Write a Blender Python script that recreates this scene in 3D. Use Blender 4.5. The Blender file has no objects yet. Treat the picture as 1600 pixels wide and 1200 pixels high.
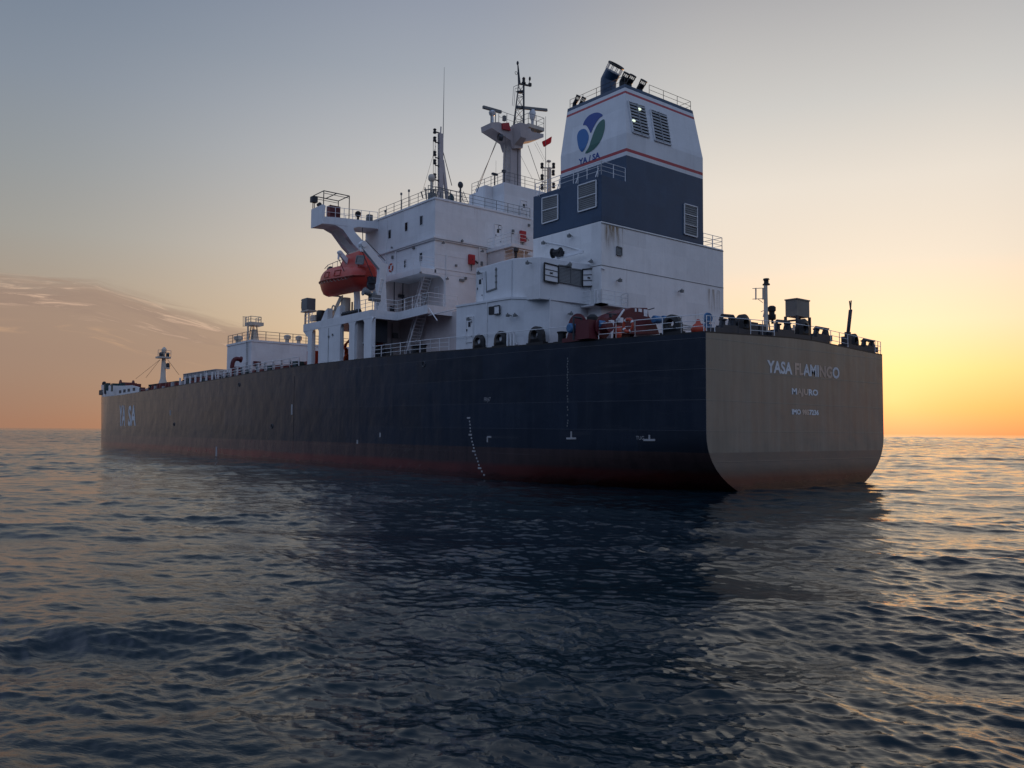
import bpy, bmesh, math, random
import numpy as np
from mathutils import Vector, Matrix
random.seed(7); rng = np.random.default_rng(11)
S = bpy.context.scene
COL = S.collection
R = math.radians

# ---------------------------------------------------------------- camera
CAM = Vector((-38.682, 63.903, 4.575)); YAW = R(-39.180); PITCH = R(3.291); ROLL = R(.43); FPX = 1286.69
F0 = Vector((math.cos(YAW), math.sin(YAW), 0)); R0 = Vector((math.sin(YAW), -math.cos(YAW), 0)); U0 = Vector((0, 0, 1))
FW = F0*math.cos(PITCH) + U0*math.sin(PITCH); UP = -F0*math.sin(PITCH) + U0*math.cos(PITCH)
RX = R0*math.cos(ROLL) + UP*math.sin(ROLL); UX = -R0*math.sin(ROLL) + UP*math.cos(ROLL)
cd = bpy.data.cameras.new('camera'); co = bpy.data.objects.new('camera', cd); COL.objects.link(co)
co.matrix_world = Matrix(((RX.x, UX.x, -FW.x, CAM.x), (RX.y, UX.y, -FW.y, CAM.y), (RX.z, UX.z, -FW.z, CAM.z), (0, 0, 0, 1)))
cd.sensor_width = 36; cd.lens = 36*FPX/1600; cd.clip_start = .2; cd.clip_end = 60000
S.camera = co

# ---------------------------------------------------------------- sun and sky
def ray(u, v):
    return (FW + RX*((u-800)/FPX) - UX*((v-600)/FPX))
sd = ray(1318, 652).normalized()
SUN_EL = math.asin(sd.z); SUN_AZ = math.atan2(sd.y, sd.x)
sl = bpy.data.lights.new('sun', 'SUN'); sl.energy = 2.0; sl.angle = R(.55); sl.color = (1, .52, .22)
so = bpy.data.objects.new('sun', sl); COL.objects.link(so)
so.rotation_euler = (-sd).to_track_quat('-Z', 'Y').to_euler(); so.location = (100, -200, 60)

def lin(r, g, b):
    f = lambda c: c/12.92 if c <= .04045 else ((c+.055)/1.055)**2.4
    return (f(r/255), f(g/255), f(b/255), 1)

class NT:
    """small helper for node trees"""
    def __init__(s, tree): s.t = tree; s.n = tree.nodes; s.l = tree.links
    def new(s, typ, **k):
        n = s.n.new(typ)
        for a, b in k.items(): setattr(n, a, b)
        return n
    def put(s, sock, val):
        if isinstance(val, bpy.types.NodeSocket): s.l.new(val, sock)
        elif val is not None: sock.default_value = val
    def math(s, op, a, b=None, c=None, clamp=False):
        n = s.new('ShaderNodeMath', operation=op, use_clamp=clamp)
        for i, x in enumerate((a, b, c)):
            if x is not None: s.put(n.inputs[i], x)
        return n.outputs[0]
    def vmath(s, op, a, b=None):
        n = s.new('ShaderNodeVectorMath', operation=op); s.put(n.inputs[0], a)
        if b is not None: s.put(n.inputs[1], b)
        return n.outputs['Value'] if op in ('DOT_PRODUCT', 'LENGTH') else n.outputs[0]
    def ramp(s, fac, stops, interp='LINEAR'):
        n = s.new('ShaderNodeValToRGB'); cr = n.color_ramp; cr.interpolation = interp
        while len(cr.elements) < len(stops): cr.elements.new(.5)
        for e, (p, c) in zip(cr.elements, stops): e.position = p; e.color = c if len(c) == 4 else (*c, 1)
        s.put(n.inputs[0], fac); return n.outputs[0]
    def mix(s, fac, a, b, mode='MIX'):
        n = s.new('ShaderNodeMix', data_type='RGBA', blend_type=mode)
        s.put(n.inputs[0], fac); s.put(n.inputs[6], a); s.put(n.inputs[7], b); return n.outputs[2]
    def sep(s, v):
        n = s.new('ShaderNodeSeparateXYZ'); s.put(n.inputs[0], v); return n.outputs
    def comb(s, x, y, z):
        n = s.new('ShaderNodeCombineXYZ')
        for i, k in enumerate((x, y, z)): s.put(n.inputs[i], k)
        return n.outputs[0]
    def noise(s, vec, scale, detail=4, rough=.55, dist=0.):
        n = s.new('ShaderNodeTexNoise'); s.put(n.inputs['Vector'], vec)
        n.inputs['Scale'].default_value = scale; n.inputs['Detail'].default_value = detail
        n.inputs['Roughness'].default_value = rough; n.inputs['Distortion'].default_value = dist
        return n.outputs['Fac']
    def maprange(s, v, a, b, c=0., d=1., smooth=False):
        n = s.new('ShaderNodeMapRange', interpolation_type='SMOOTHSTEP' if smooth else 'LINEAR')
        s.put(n.inputs[0], v)
        for i, k in enumerate((a, b, c, d)): n.inputs[i+1].default_value = k
        return n.outputs[0]

W = bpy.data.worlds.new('World'); S.world = W; W.use_nodes = True
t = NT(W.node_tree); t.n.clear()
gen = t.new('ShaderNodeTexCoord').outputs['Generated']
dx, dy, dz = t.sep(gen)
el = t.math('MULTIPLY', t.math('ARCSINE', dz), 180/math.pi)               # degrees above the horizon
eln = t.math('DIVIDE', t.math('MAXIMUM', el, 0.), 90.)
hl = t.math('SQRT', t.math('ADD', t.math('MULTIPLY', dx, dx), t.math('ADD', t.math('MULTIPLY', dy, dy), 1e-6)))
caz = t.math('DIVIDE', t.math('ADD', t.math('MULTIPLY', dx, math.cos(SUN_AZ)), t.math('MULTIPLY', dy, math.sin(SUN_AZ))), hl)
daz = t.math('MULTIPLY', t.math('ARCCOSINE', t.math('MINIMUM', t.math('MAXIMUM', caz, -1.), 1.)), 180/math.pi)  # degrees from the sun's bearing
e = lambda d: d/90
hot = lambda k, r, g, b: (lin(r, g, b)[0]*k, *lin(r, g, b)[1:])
near = t.ramp(eln, [(0, hot(1.6, 240, 150, 84)), (e(1.6), hot(1.6, 250, 186, 92)), (e(4), hot(1.4, 254, 220, 134)), (e(7), hot(1.2, 252, 230, 184)), (e(11), lin(246, 228, 206)),
                    (e(16), lin(236, 225, 211)), (e(21), lin(208, 205, 200)), (e(28), lin(172, 171, 173)), (e(50), lin(108, 122, 148)), (1, lin(98, 116, 152))])
mid = t.ramp(eln, [(0, lin(236, 158, 96)), (e(3), lin(240, 194, 140)), (e(7), lin(236, 208, 172)), (e(12), lin(222, 208, 192)), (e(18), lin(196, 195, 195)),
                   (e(24), lin(164, 170, 179)), (e(28), lin(149, 156, 170)), (e(50), lin(100, 117, 146)), (1, lin(98, 116, 152))])
far = t.ramp(eln, [(0, lin(164, 118, 92)), (e(2.5), lin(164, 128, 104)), (e(6), lin(168, 146, 125)), (e(9), lin(166, 153, 138)), (e(12), lin(158, 156, 150)),
                   (e(16), lin(146, 151, 154)), (e(21), lin(132, 142, 155)), (e(28), lin(112, 126, 146)), (e(50), lin(98, 118, 150)), (1, lin(98, 116, 152))])
back = t.ramp(eln, [(0, lin(54, 66, 90)), (e(5), lin(70, 84, 110)), (e(10), lin(88, 102, 132)), (e(17), lin(122, 139, 174)), (e(30), lin(184, 202, 238)), (e(55), lin(152, 176, 224)), (1, lin(108, 126, 162))])
c1 = t.mix(t.maprange(daz, 6, 27, smooth=True), near, mid)
c2 = t.mix(t.maprange(daz, 22, 58, smooth=True), c1, far)
side = t.ramp(eln, [(0, lin(158, 145, 138)), (e(5), lin(158, 149, 146)), (e(12), lin(158, 154, 154)), (e(22), lin(152, 163, 186)), (e(45), lin(142, 160, 198)), (1, lin(108, 126, 162))])
c2 = t.mix(t.maprange(daz, 54, 71, smooth=True), c2, side)
c3 = t.mix(t.maprange(daz, 70, 96, smooth=True), c2, back)
# warm glow round the place where the sun stands
sdot = t.vmath('DOT_PRODUCT', gen, tuple(ray(1395, 625).normalized()))
ang = t.math('MULTIPLY', t.math('ARCCOSINE', t.math('MINIMUM', sdot, 1.)), 180/math.pi)
g1 = t.math('POWER', t.math('SUBTRACT', 1., t.maprange(ang, 0, 15)), 2.0)
c4 = t.mix(1., c3, t.mix(g1, (0, 0, 0, 1), (.34, .29, .16, 1)), 'ADD')
# streaks of cirrus low on the left
az = t.math('MULTIPLY', t.math('ARCTAN2', dy, dx), 180/math.pi)
az0 = math.degrees(YAW)
ca = t.math('SUBTRACT', az, az0)                                         # + = left of the view's middle
elc = t.math('ADD', el, t.math('MULTIPLY', t.math('MAXIMUM', t.math('SUBTRACT', 27., ca), 0.), .26))
cv = t.comb(t.math('MULTIPLY', ca, .085), t.math('MULTIPLY', elc, .85), 0.)
cn = t.noise(cv, 1.15, 7, .6, .6)
cv2 = t.comb(t.math('MULTIPLY', ca, .25), t.math('MULTIPLY', t.math('ADD', elc, t.math('MULTIPLY', ca, .03)), 2.6), 4.)
cn2 = t.noise(cv2, 1.0, 6, .65, .8)
elw = t.math('ADD', elc, t.math('MULTIPLY', t.math('SUBTRACT', t.math('ADD', t.math('MULTIPLY', cn, .6), t.math('MULTIPLY', cn2, .4)), .5), 4.5))
side_ = t.math('MULTIPLY', t.maprange(ca, 7, 19, smooth=True), t.maprange(ca, 58, 38, smooth=True))
fill = t.math('MULTIPLY', t.math('MULTIPLY', t.maprange(elw, 9.4, 8.2, smooth=True), t.maprange(el, .5, 4.5, .35, 1.)), side_)
band = t.math('MULTIPLY', t.math('MULTIPLY', t.maprange(elw, 6.6, 7.8, smooth=True), t.maprange(elw, 9.6, 8.7, smooth=True)), side_)
cloud = t.math('MULTIPLY', band, t.maprange(t.math('ADD', t.math('MULTIPLY', cn, .7), t.math('MULTIPLY', cn2, .3)), .40, .58, smooth=True))
edge = t.math('MULTIPLY', band, t.math('MULTIPLY', t.maprange(cn2, .52, .70, smooth=True), t.maprange(cn, .34, .5, smooth=True)))
c5 = t.mix(t.math('MULTIPLY', fill, .70), c4, lin(160, 133, 117))
c5 = t.mix(t.math('MULTIPLY', cloud, .30), c5, lin(146, 124, 114))
c6 = t.mix(t.math('MULTIPLY', edge, .6), c5, lin(228, 192, 164))
thin = t.math('MULTIPLY', t.maprange(t.noise(cv2, .7, 5, .6, 1.), .5, .75), t.math('MULTIPLY', t.maprange(elc, 5.3, 5.8, smooth=True), t.maprange(elc, 6.6, 6.0, smooth=True)))
c7 = t.mix(t.math('MULTIPLY', t.math('MULTIPLY', thin, t.math('MULTIPLY', t.maprange(ca, 14, 24, smooth=True), t.maprange(ca, 58, 38, smooth=True))), .6), c6, lin(214, 172, 134))
sky = t.new('ShaderNodeTexSky', sky_type='NISHITA', sun_disc=False, sun_elevation=max(SUN_EL, R(1.0)), sun_rotation=math.pi/2-SUN_AZ, dust_density=2.0)
c8 = t.mix(1., c7, t.mix(1., sky.outputs[0], (.0006, .0006, .0006, 1), "MULTIPLY"), 'ADD')
bg = t.new('ShaderNodeBackground'); t.put(bg.inputs[0], c8); bg.inputs[1].default_value = 1.0
t.l.new(bg.outputs[0], t.new('ShaderNodeOutputWorld').inputs[0])
S.view_settings.view_transform = 'Standard'; S.view_settings.look = 'None'; S.view_settings.exposure = 0; S.view_settings.gamma = 1
S.cycles.max_bounces = 6; S.cycles.glossy_bounces = 3; S.cycles.diffuse_bounces = 3
S.cycles.sample_clamp_indirect = 4; S.cycles.use_denoising = True

def at(u, v, X=None, Y=None, Z=None):
    """the point of the plane X=, Y= or Z= that the photograph shows at pixel u, v"""
    d = ray(u, v)
    for k, val in enumerate((X, Y, Z)):
        if val is not None: return CAM + d*((val-CAM[k])/d[k])
def atp(u, v, p0, n):
    d = ray(u, v); return CAM + d*((p0-CAM).dot(n)/d.dot(n))

# ---------------------------------------------------------------- materials
def base_mat(name):
    m = bpy.data.materials.new(name); m.use_nodes = True
    t = NT(m.node_tree); return m, t, t.n['Principled BSDF']
def paint(name, col, rough=.5, dirt=.12, rust=0., bump=.0, spec=.4, metal=0.):
    m, t, b = base_mat(name)
    pos = t.new('ShaderNodeTexCoord').outputs['Object']
    c = (*col, 1)
    n1 = t.noise(pos, .55, 6, .6); n2 = t.noise(pos, 5., 4, .6)
    f = t.math('ADD', t.math('MULTIPLY', n1, .7), t.math('MULTIPLY', n2, .3))
    out = t.mix(t.maprange(f, .35, .68), tuple(x*(1-dirt) for x in col)+(1,), tuple(min(1, x*(1+dirt*.6)) for x in col)+(1,))
    if rust:
        x, y, z = t.sep(pos)
        fl = lambda s_, d: t.math('FLOOR', t.math('DIVIDE', s_, d))
        wn = t.new('ShaderNodeTexWhiteNoise', noise_dimensions='3D'); t.put(wn.inputs['Vector'], t.comb(fl(x, 3.3), fl(y, 3.1), fl(t.math('ADD', z, .4), 2.3)))
        out = t.mix(1., out, t.ramp(wn.outputs['Value'], [(0, (.93, .93, .93)), (1, (1.04, 1.04, 1.04))]), 'MULTIPLY')
        sv = t.comb(t.math('MULTIPLY', x, 2.6), t.math('MULTIPLY', y, 2.6), t.math('MULTIPLY', z, .16))
        st = t.maprange(t.noise(sv, 1.0, 5, .62), .60, .74, smooth=True)
        gate = t.maprange(t.noise(pos, .23, 3, .5), .46, .66, smooth=True)
        out = t.mix(t.math('MULTIPLY', t.math('MULTIPLY', st, gate), rust), out, (.20, .105, .045, 1))
        gr = t.maprange(t.noise(t.comb(t.math('MULTIPLY', x, 1.3), t.math('MULTIPLY', y, 1.3), t.math('MULTIPLY', z, .1)), 1., 4, .6), .5, .8)
        out = t.mix(t.math('MULTIPLY', gr, .28), out, tuple(k*.62 for k in col)+(1,))
    t.put(b.inputs['Base Color'], out); b.inputs['Roughness'].default_value = rough
    b.inputs['Specular IOR Level'].default_value = spec; b.inputs['Metallic'].default_value = metal
    if bump:
        bn = t.new('ShaderNodeBump'); bn.inputs['Strength'].default_value = bump; bn.inputs['Distance'].default_value = .25
        t.put(bn.inputs['Height'], t.noise(pos, .8, 2, .5)); t.l.new(bn.outputs[0], b.inputs['Normal'])
    return m
M = {}
M['white'] = paint('white_paint', (.70, .72, .73), .42, .07, .30, .16)
M['white_clean'] = paint('white_gloss_paint', (.74, .75, .75), .4, .08)
M['casing'] = paint('casing_white_paint', (.77, .77, .75), .42, .08, .42, .16)
M['cream'] = paint('cream_paint', (.55, .50, .42), .5, .15, .3)
M['mast'] = paint('mast_shade_paint', (.46, .42, .41), .5, .12, .2)  # shade and pinkish light on the white masts put into their colour
M['blue'] = paint('funnel_blue_paint', (.028, .064, .120), .42, .12, .05, .08)
M['stripe'] = paint('stripe_red_paint', (.42, .055, .065), .45, .08)
M['logo_light'] = paint('emblem_light_blue', (.012, .13, .36), .45, .05)
M['logo_dark'] = paint('emblem_dark_blue', (.010, .055, .27), .45, .05)
M['logo_green'] = paint('emblem_green', (.025, .13, .10), .45, .05)
M['dark'] = paint('dark_grey_paint', (.035, .042, .052), .5, .2)
M['black'] = paint('black_paint', (.012, .013, .015), .5, .2)
M['grey'] = paint('grey_paint', (.16, .17, .17), .55, .2)
M['mesh'] = paint('mesh_grey', (.20, .21, .21), .7, .2)
M['deckred'] = paint('deck_red_paint', (.17, .035, .03), .6, .25, .2)
M['red'] = paint('safety_red_paint', (.40, .025, .03), .45, .1)
M['orange'] = paint('lifeboat_orange', (.54, .055, .036), .38, .10, .0, .05)
M['orange_dark'] = paint('worn_orange', (.36, .05, .03), .5, .2)
M['drum_orange'] = paint('drum_orange', (.42, .055, .025), .5, .1)
M['winch'] = paint('winch_red_paint', (.11, .016, .022), .5, .25, .1)
M['motor'] = paint('motor_blue_paint', (.045, .15, .30), .5, .1)
M['tank'] = paint('tank_primer', (.22, .20, .17), .6, .2, .4)
M['rope'] = paint('rope', (.35, .33, .28), .8, .2)
M['hatch'] = paint('hatch_grey_paint', (.34, .36, .37), .5, .15, .3)
M['green'] = paint('deck_green_paint', (.02, .055, .06), .5, .2)
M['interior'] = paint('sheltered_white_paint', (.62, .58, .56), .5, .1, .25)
M['letter'] = paint('white_lettering', (.68, .69, .69), .55, .12, .12)
M['letter_tan'] = paint('tan_lettering', (.62, .45, .33), .6, .2, .1)  # tan-tinted white for some of the stern letters
M['mark'] = paint('draught_mark_white', (.36, .36, .36), .6, .2)
M['flag'] = paint('flag_cloth', (.62, .012, .02), .8, .08)
M['flag_yellow'] = paint('flag_yellow', (.75, .5, .04), .8, .05)
def glass_mat():
    m, t, b = base_mat('dark_glass'); b.inputs['Base Color'].default_value = (.012, .016, .02, 1); b.inputs['Roughness'].default_value = .08; return m
M['glass'] = glass_mat()

def hull_mat():
    m, t, b = base_mat('hull_paint')
    pos = t.new('ShaderNodeTexCoord').outputs['Object']; x, y, z = t.sep(pos)
    n1 = t.noise(pos, .16, 6, .6); n2 = t.noise(t.comb(t.math('MULTIPLY', x, 1.2), t.math('MULTIPLY', y, 1.2), t.math('MULTIPLY', z, .12)), 1., 6, .62)
    n3 = t.noise(t.comb(t.math('MULTIPLY', x, .10), t.math('MULTIPLY', y, .10), t.math('MULTIPLY', z, 1.6)), 1., 5, .6)
    dark = t.mix(t.maprange(n1, .3, .7), (.004, .009, .018, 1), (.008, .015, .028, 1))
    dark = t.mix(t.math('MULTIPLY', t.maprange(n2, .48, .75), .26), dark, (.026, .035, .046, 1))
    # plate strakes: faintly different tones between weld seams
    zs = t.math('FLOOR', t.math('DIVIDE', t.math('ADD', z, t.math('MULTIPLY', x, -.006)), 2.35)); xs = t.math('FLOOR', t.math('DIVIDE', t.math('ADD', x, t.math('MULTIPLY', zs, 5.3)), 11.5))
    wn = t.new('ShaderNodeTexWhiteNoise', noise_dimensions='2D'); t.put(wn.inputs['Vector'], t.comb(xs, zs, 0.))
    dark = t.mix(1., dark, t.ramp(wn.outputs['Value'], [(0, (.74, .74, .74)), (1, (1.30, 1.30, 1.30))]), 'MULTIPLY')
    # scuffs and rust where tugs and fenders rub
    sc = t.math('MULTIPLY', t.maprange(n3, .58, .70), t.maprange(t.noise(pos, .09, 3), .48, .62))
    dark = t.mix(t.math('MULTIPLY', sc, .4), dark, (.055, .055, .058, 1))
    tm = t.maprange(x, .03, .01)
    dark = t.mix(tm, dark, t.mix(t.maprange(n2, .3, .75), (.150, .140, .115, 1), (.220, .205, .170, 1)))  # transom: weathered grey, lightened and warmed to stand in for veiling glare
    red = t.mix(t.maprange(n1, .3, .7), (.075, .015, .013, 1), (.13, .026, .021, 1))
    fad = t.mix(t.maprange(n2, .35, .7), (.036, .022, .022, 1), (.062, .036, .034, 1))
    zz = t.math('ADD', z, t.math('MULTIPLY', t.math('SUBTRACT', n3, .5), .5))
    boot = t.mix(t.maprange(zz, 1.15, 1.75, smooth=True), red, fad)
    bare = t.math('MULTIPLY', t.maprange(t.noise(t.comb(t.math('ADD', t.math('MULTIPLY', x, .6), z), 0., t.math('MULTIPLY', z, .25)), 1.3, 5, .7), .56, .68), t.math('MULTIPLY', t.maprange(x, 34.5, 36, smooth=True), t.maprange(x, 43, 39, smooth=True)))
    boot = t.mix(t.math('MULTIPLY', bare, .8), boot, (.22, .20, .18, 1))
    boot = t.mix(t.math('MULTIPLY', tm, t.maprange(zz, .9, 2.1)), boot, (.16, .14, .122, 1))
    boot = t.mix(1., boot, t.mix(t.maprange(x, 35, 75), (.8, .8, .8, 1), (1.7, 1.5, 1.5, 1)), 'MULTIPLY')
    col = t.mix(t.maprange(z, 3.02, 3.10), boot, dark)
    wet = t.maprange(t.math('ADD', z, t.math('MULTIPLY', t.math('SUBTRACT', t.noise(pos, .6, 4), .5), .9)), .35, .75)
    col = t.mix(wet, t.mix(1., col, (.5, .5, .5, 1), 'MULTIPLY'), col)
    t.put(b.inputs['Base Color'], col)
    b.inputs['Roughness'].default_value = .3; b.inputs['Specular IOR Level'].default_value = .55
    t.put(b.inputs['Roughness'], t.maprange(n2, .3, .7, .13, .25))
    bn = t.new('ShaderNodeBump'); bn.inputs['Strength'].default_value = .16; bn.inputs['Distance'].default_value = .35
    wv = t.noise(t.comb(t.math('MULTIPLY', x, .42), t.math('MULTIPLY', y, .42), t.math('MULTIPLY', z, .42)), 1., 2, .4)
    # plating pulled in between the frames, and the weld beads of the strakes
    fr = t.math('MULTIPLY', t.math('SINE', t.math('MULTIPLY', t.math('ADD', x, y), 6.6)), t.math('MULTIPLY', t.maprange(t.noise(pos, .12, 3), .4, .65), .014))
    fz = t.math('ABSOLUTE', t.math('SUBTRACT', t.math('FRACT', t.math('DIVIDE', t.math('ADD', z, t.math('MULTIPLY', x, -.006)), 2.35)), .5))
    wv = t.math('ADD', t.math('ADD', wv, fr), t.math('MULTIPLY', t.maprange(fz, .485, .5), .22))
    t.put(bn.inputs['Height'], wv); t.l.new(bn.outputs[0], b.inputs['Normal'])
    return m
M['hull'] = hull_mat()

# ---------------------------------------------------------------- mesh building
def link(o, parent=None):
    COL.objects.link(o)
    if parent is not None: o.parent = parent
    return o
def perp(d):
    a = Vector((0, 0, 1)) if abs(d.z) < .9 else Vector((1, 0, 0))
    u = d.cross(a).normalized(); return u, d.cross(u).normalized()
class MB:
    def __init__(s): s.v = []; s.f = []; s.m = []; s.cur = 0
    def add(s, vs, fs):
        o = len(s.v); s.v += [tuple(x) for x in vs]
        for f in fs: s.f.append(tuple(i+o for i in f)); s.m.append(s.cur)
        return s
    def hexa(s, p):   # eight corners: bottom ring, top ring
        return s.add(p, [(3, 2, 1, 0), (4, 5, 6, 7), (0, 1, 5, 4), (1, 2, 6, 5), (2, 3, 7, 6), (3, 0, 4, 7)])
    def box(s, x0, x1, y0, y1, z0, z1):
        x0, x1 = sorted((x0, x1)); y0, y1 = sorted((y0, y1)); z0, z1 = sorted((z0, z1))
        return s.hexa([(x0, y0, z0), (x1, y0, z0), (x1, y1, z0), (x0, y1, z0), (x0, y0, z1), (x1, y0, z1), (x1, y1, z1), (x0, y1, z1)])
    def cbox(s, c, dx, dy, dz): return s.box(c[0]-dx/2, c[0]+dx/2, c[1]-dy/2, c[1]+dy/2, c[2]-dz/2, c[2]+dz/2)
    def tube(s, p, q, r, r2=None, n=6, cap=True):
        p, q = Vector(p), Vector(q); r2 = r if r2 is None else r2
        d = q-p
        if d.length < 1e-6: return s
        u, w = perp(d.normalized()); vs = []
        for c, rr in ((p, r), (q, r2)):
            for i in range(n):
                a = 2*math.pi*i/n; vs.append(c+u*(rr*math.cos(a))+w*(rr*math.sin(a)))
        fs = [(i, (i+1) % n, n+(i+1) % n, n+i) for i in range(n)]
        if cap: fs += [tuple(reversed(range(n))), tuple(range(n, 2*n))]
        return s.add(vs, fs)
    def path(s, pts, r, n=6):
        for a, b in zip(pts, pts[1:]): s.tube(a, b, r, n=n)
        return s
    def beam(s, p, q, w, h, up=(0, 0, 1)):
        p, q = Vector(p), Vector(q); d = (q-p).normalized(); up = Vector(up)
        sd_ = d.cross(up)
        if sd_.length < 1e-3: sd_ = d.cross(Vector((1, 0, 0)))
        sd_.normalize(); u = sd_.cross(d).normalized(); a, b = sd_*w/2, u*h/2
        return s.hexa([p-a-b, p+a-b, q+a-b, q-a-b, p-a+b, p+a+b, q+a+b, q-a+b])
    def prism(s, pts, off):   # polygon (3-D points) extruded by a vector
        n = len(pts); off = Vector(off); pts = [Vector(p) for p in pts]
        vs = pts+[p+off for p in pts]
        return s.add(vs, [tuple(range(n)), tuple(reversed(range(n, 2*n)))]+[(i, n+i, n+(i+1) % n, (i+1) % n) for i in range(n)])
    def plan(s, xy, z0, ztop):   # polygon in plan, ztop one value or one per corner
        n = len(xy); zt = ztop if isinstance(ztop, (list, tuple)) else [ztop]*n
        z0 = z0 if isinstance(z0, (list, tuple)) else [z0]*n
        vs = [(x, y, z) for (x, y), z in zip(xy, z0)]+[(x, y, z) for (x, y), z in zip(xy, zt)]
        return s.add(vs, [tuple(reversed(range(n))), tuple(range(n, 2*n))]+[(i, (i+1) % n, n+(i+1) % n, n+i) for i in range(n)])
    def lathe(s, prof, o=(0, 0, 0), axis=(0, 0, 1), n=16):
        ax = Vector(axis).normalized(); u, w = perp(ax); o = Vector(o); vs = []
        for r, h in prof:
            for i in range(n):
                a = 2*math.pi*i/n; vs.append(o+ax*h+u*(r*math.cos(a))+w*(r*math.sin(a)))
        fs = []
        for k in range(len(prof)-1):
            for i in range(n): fs.append((k*n+i, k*n+(i+1) % n, (k+1)*n+(i+1) % n, (k+1)*n+i))
        fs += [tuple(reversed(range(n))), tuple(range((len(prof)-1)*n, len(prof)*n))]
        return s.add(vs, fs)
    def ring(s, c, axis, R_, r, n=20, k=8, a0=0., a1=2*math.pi, squash=1.):
        ax = Vector(axis).normalized(); u, w = perp(ax); c = Vector(c); vs = []; full = abs(a1-a0-2*math.pi) < 1e-6
        cnt = n if full else n+1
        for i in range(cnt):
            a = a0+(a1-a0)*i/n; d = u*math.cos(a)+w*math.sin(a)
            for j in range(k):
                b = 2*math.pi*j/k; vs.append(c+d*(R_+r*math.cos(b))+ax*(r*math.sin(b)*squash))
        fs = []
        for i in range(n):
            i2 = (i+1) % cnt
            for j in range(k): fs.append((i*k+j, i2*k+j, i2*k+(j+1) % k, i*k+(j+1) % k))
        return s.add(vs, fs)
    def ball(s, c, r, n=10, m=6, sc=(1, 1, 1)):
        prof = [(max(1e-3, r*math.sin(math.pi*i/m)), -r*math.cos(math.pi*i/m)) for i in range(m+1)]
        k = len(s.v); s.lathe(prof, (0, 0, 0), n=n)
        s.v[k:] = [(c[0]+x*sc[0], c[1]+y*sc[1], c[2]+z*sc[2]) for x, y, z in s.v[k:]]; return s
    def pieces(s):
        p = list(range(len(s.v)))
        def root(i):
            while p[i] != i: p[i] = p[p[i]]; i = p[i]
            return i
        for f in s.f:
            for i in f[1:]: p[root(i)] = root(f[0])
        out = {}
        for f, m_ in zip(s.f, s.m): out.setdefault(root(f[0]), []).append((f, m_))
        res = []
        for fs in out.values():
            b = MB(); idx = {}
            for f, m_ in fs:
                for i in f:
                    if i not in idx: idx[i] = len(b.v); b.v.append(s.v[i])
                b.f.append(tuple(idx[i] for i in f)); b.m.append(m_)
            res.append(b)
        return res
    def each(s, name, mats, parent=None, smooth=False, bevel=0.):
        return [b.build(name, mats, parent, smooth, bevel) for b in s.pieces()]
    def build(s, name, mats, parent=None, smooth=False, bevel=0.):
        me = bpy.data.meshes.new(name); me.from_pydata(s.v, [], s.f)
        for mm in (mats if isinstance(mats, (list, tuple)) else [mats]): me.materials.append(M[mm])
        me.polygons.foreach_set('material_index', s.m)
        bm = bmesh.new(); bm.from_mesh(me); bmesh.ops.recalc_face_normals(bm, faces=bm.faces[:]); bm.to_mesh(me); bm.free()
        if smooth:
            me.polygons.foreach_set('use_smooth', [True]*len(me.polygons))
            me.set_sharp_from_angle(angle=R(38))
        o = link(bpy.data.objects.new(name, me), parent)
        if bevel:
            md = o.modifiers.new('bevel', 'BEVEL'); md.width = bevel; md.segments = 2; md.limit_method = 'ANGLE'; md.angle_limit = R(40)
        return o
def tag(o, label=None, cat=None, group=None, kind=None):
    if label: o['label'] = label
    if cat: o['category'] = cat
    if group: o['group'] = group
    if kind: o['kind'] = kind
    return o
def empty(name, loc=(0, 0, 0), parent=None):
    o = bpy.data.objects.new(name, None); o.location = loc; return link(o, parent)

def text_mesh(name, body, origin, xdir, ydir, width, height, mat, parent, rust=(), offset=.012, thick=.012):  # rust lists the letters that get the tan tint
    cu = bpy.data.curves.new(name, 'FONT'); cu.body = body; cu.size = 1; cu.offset = offset; cu.resolution_u = 3
    mats = ['letter' if mat is None else mat, 'letter_tan']
    for mm in mats: cu.materials.append(M[mm])
    tmp = bpy.data.objects.new(name, cu); COL.objects.link(tmp)
    for i in rust: cu.body_format[i].material_index = 1
    dg = bpy.context.evaluated_depsgraph_get(); me = bpy.data.meshes.new_from_object(tmp.evaluated_get(dg))
    bpy.data.objects.remove(tmp); bpy.data.curves.remove(cu)
    n = len(me.vertices); a = np.empty(n*3, np.float32); me.vertices.foreach_get('co', a); a = a.reshape(-1, 3)
    lo, hi = a.min(0), a.max(0); a = (a-lo)/np.maximum(hi-lo, 1e-6)
    X, Y = np.array(xdir, float), np.array(ydir, float); N = np.cross(X/np.linalg.norm(X), Y/np.linalg.norm(Y))
    P = np.array(origin, float)+a[:, :1]*X*width+a[:, 1:2]*Y*height+N*thick
    me.vertices.foreach_set('co', P.astype(np.float32).ravel()); me.update()
    o = link(bpy.data.objects.new(name, me), parent); me.name = name; return o

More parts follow.
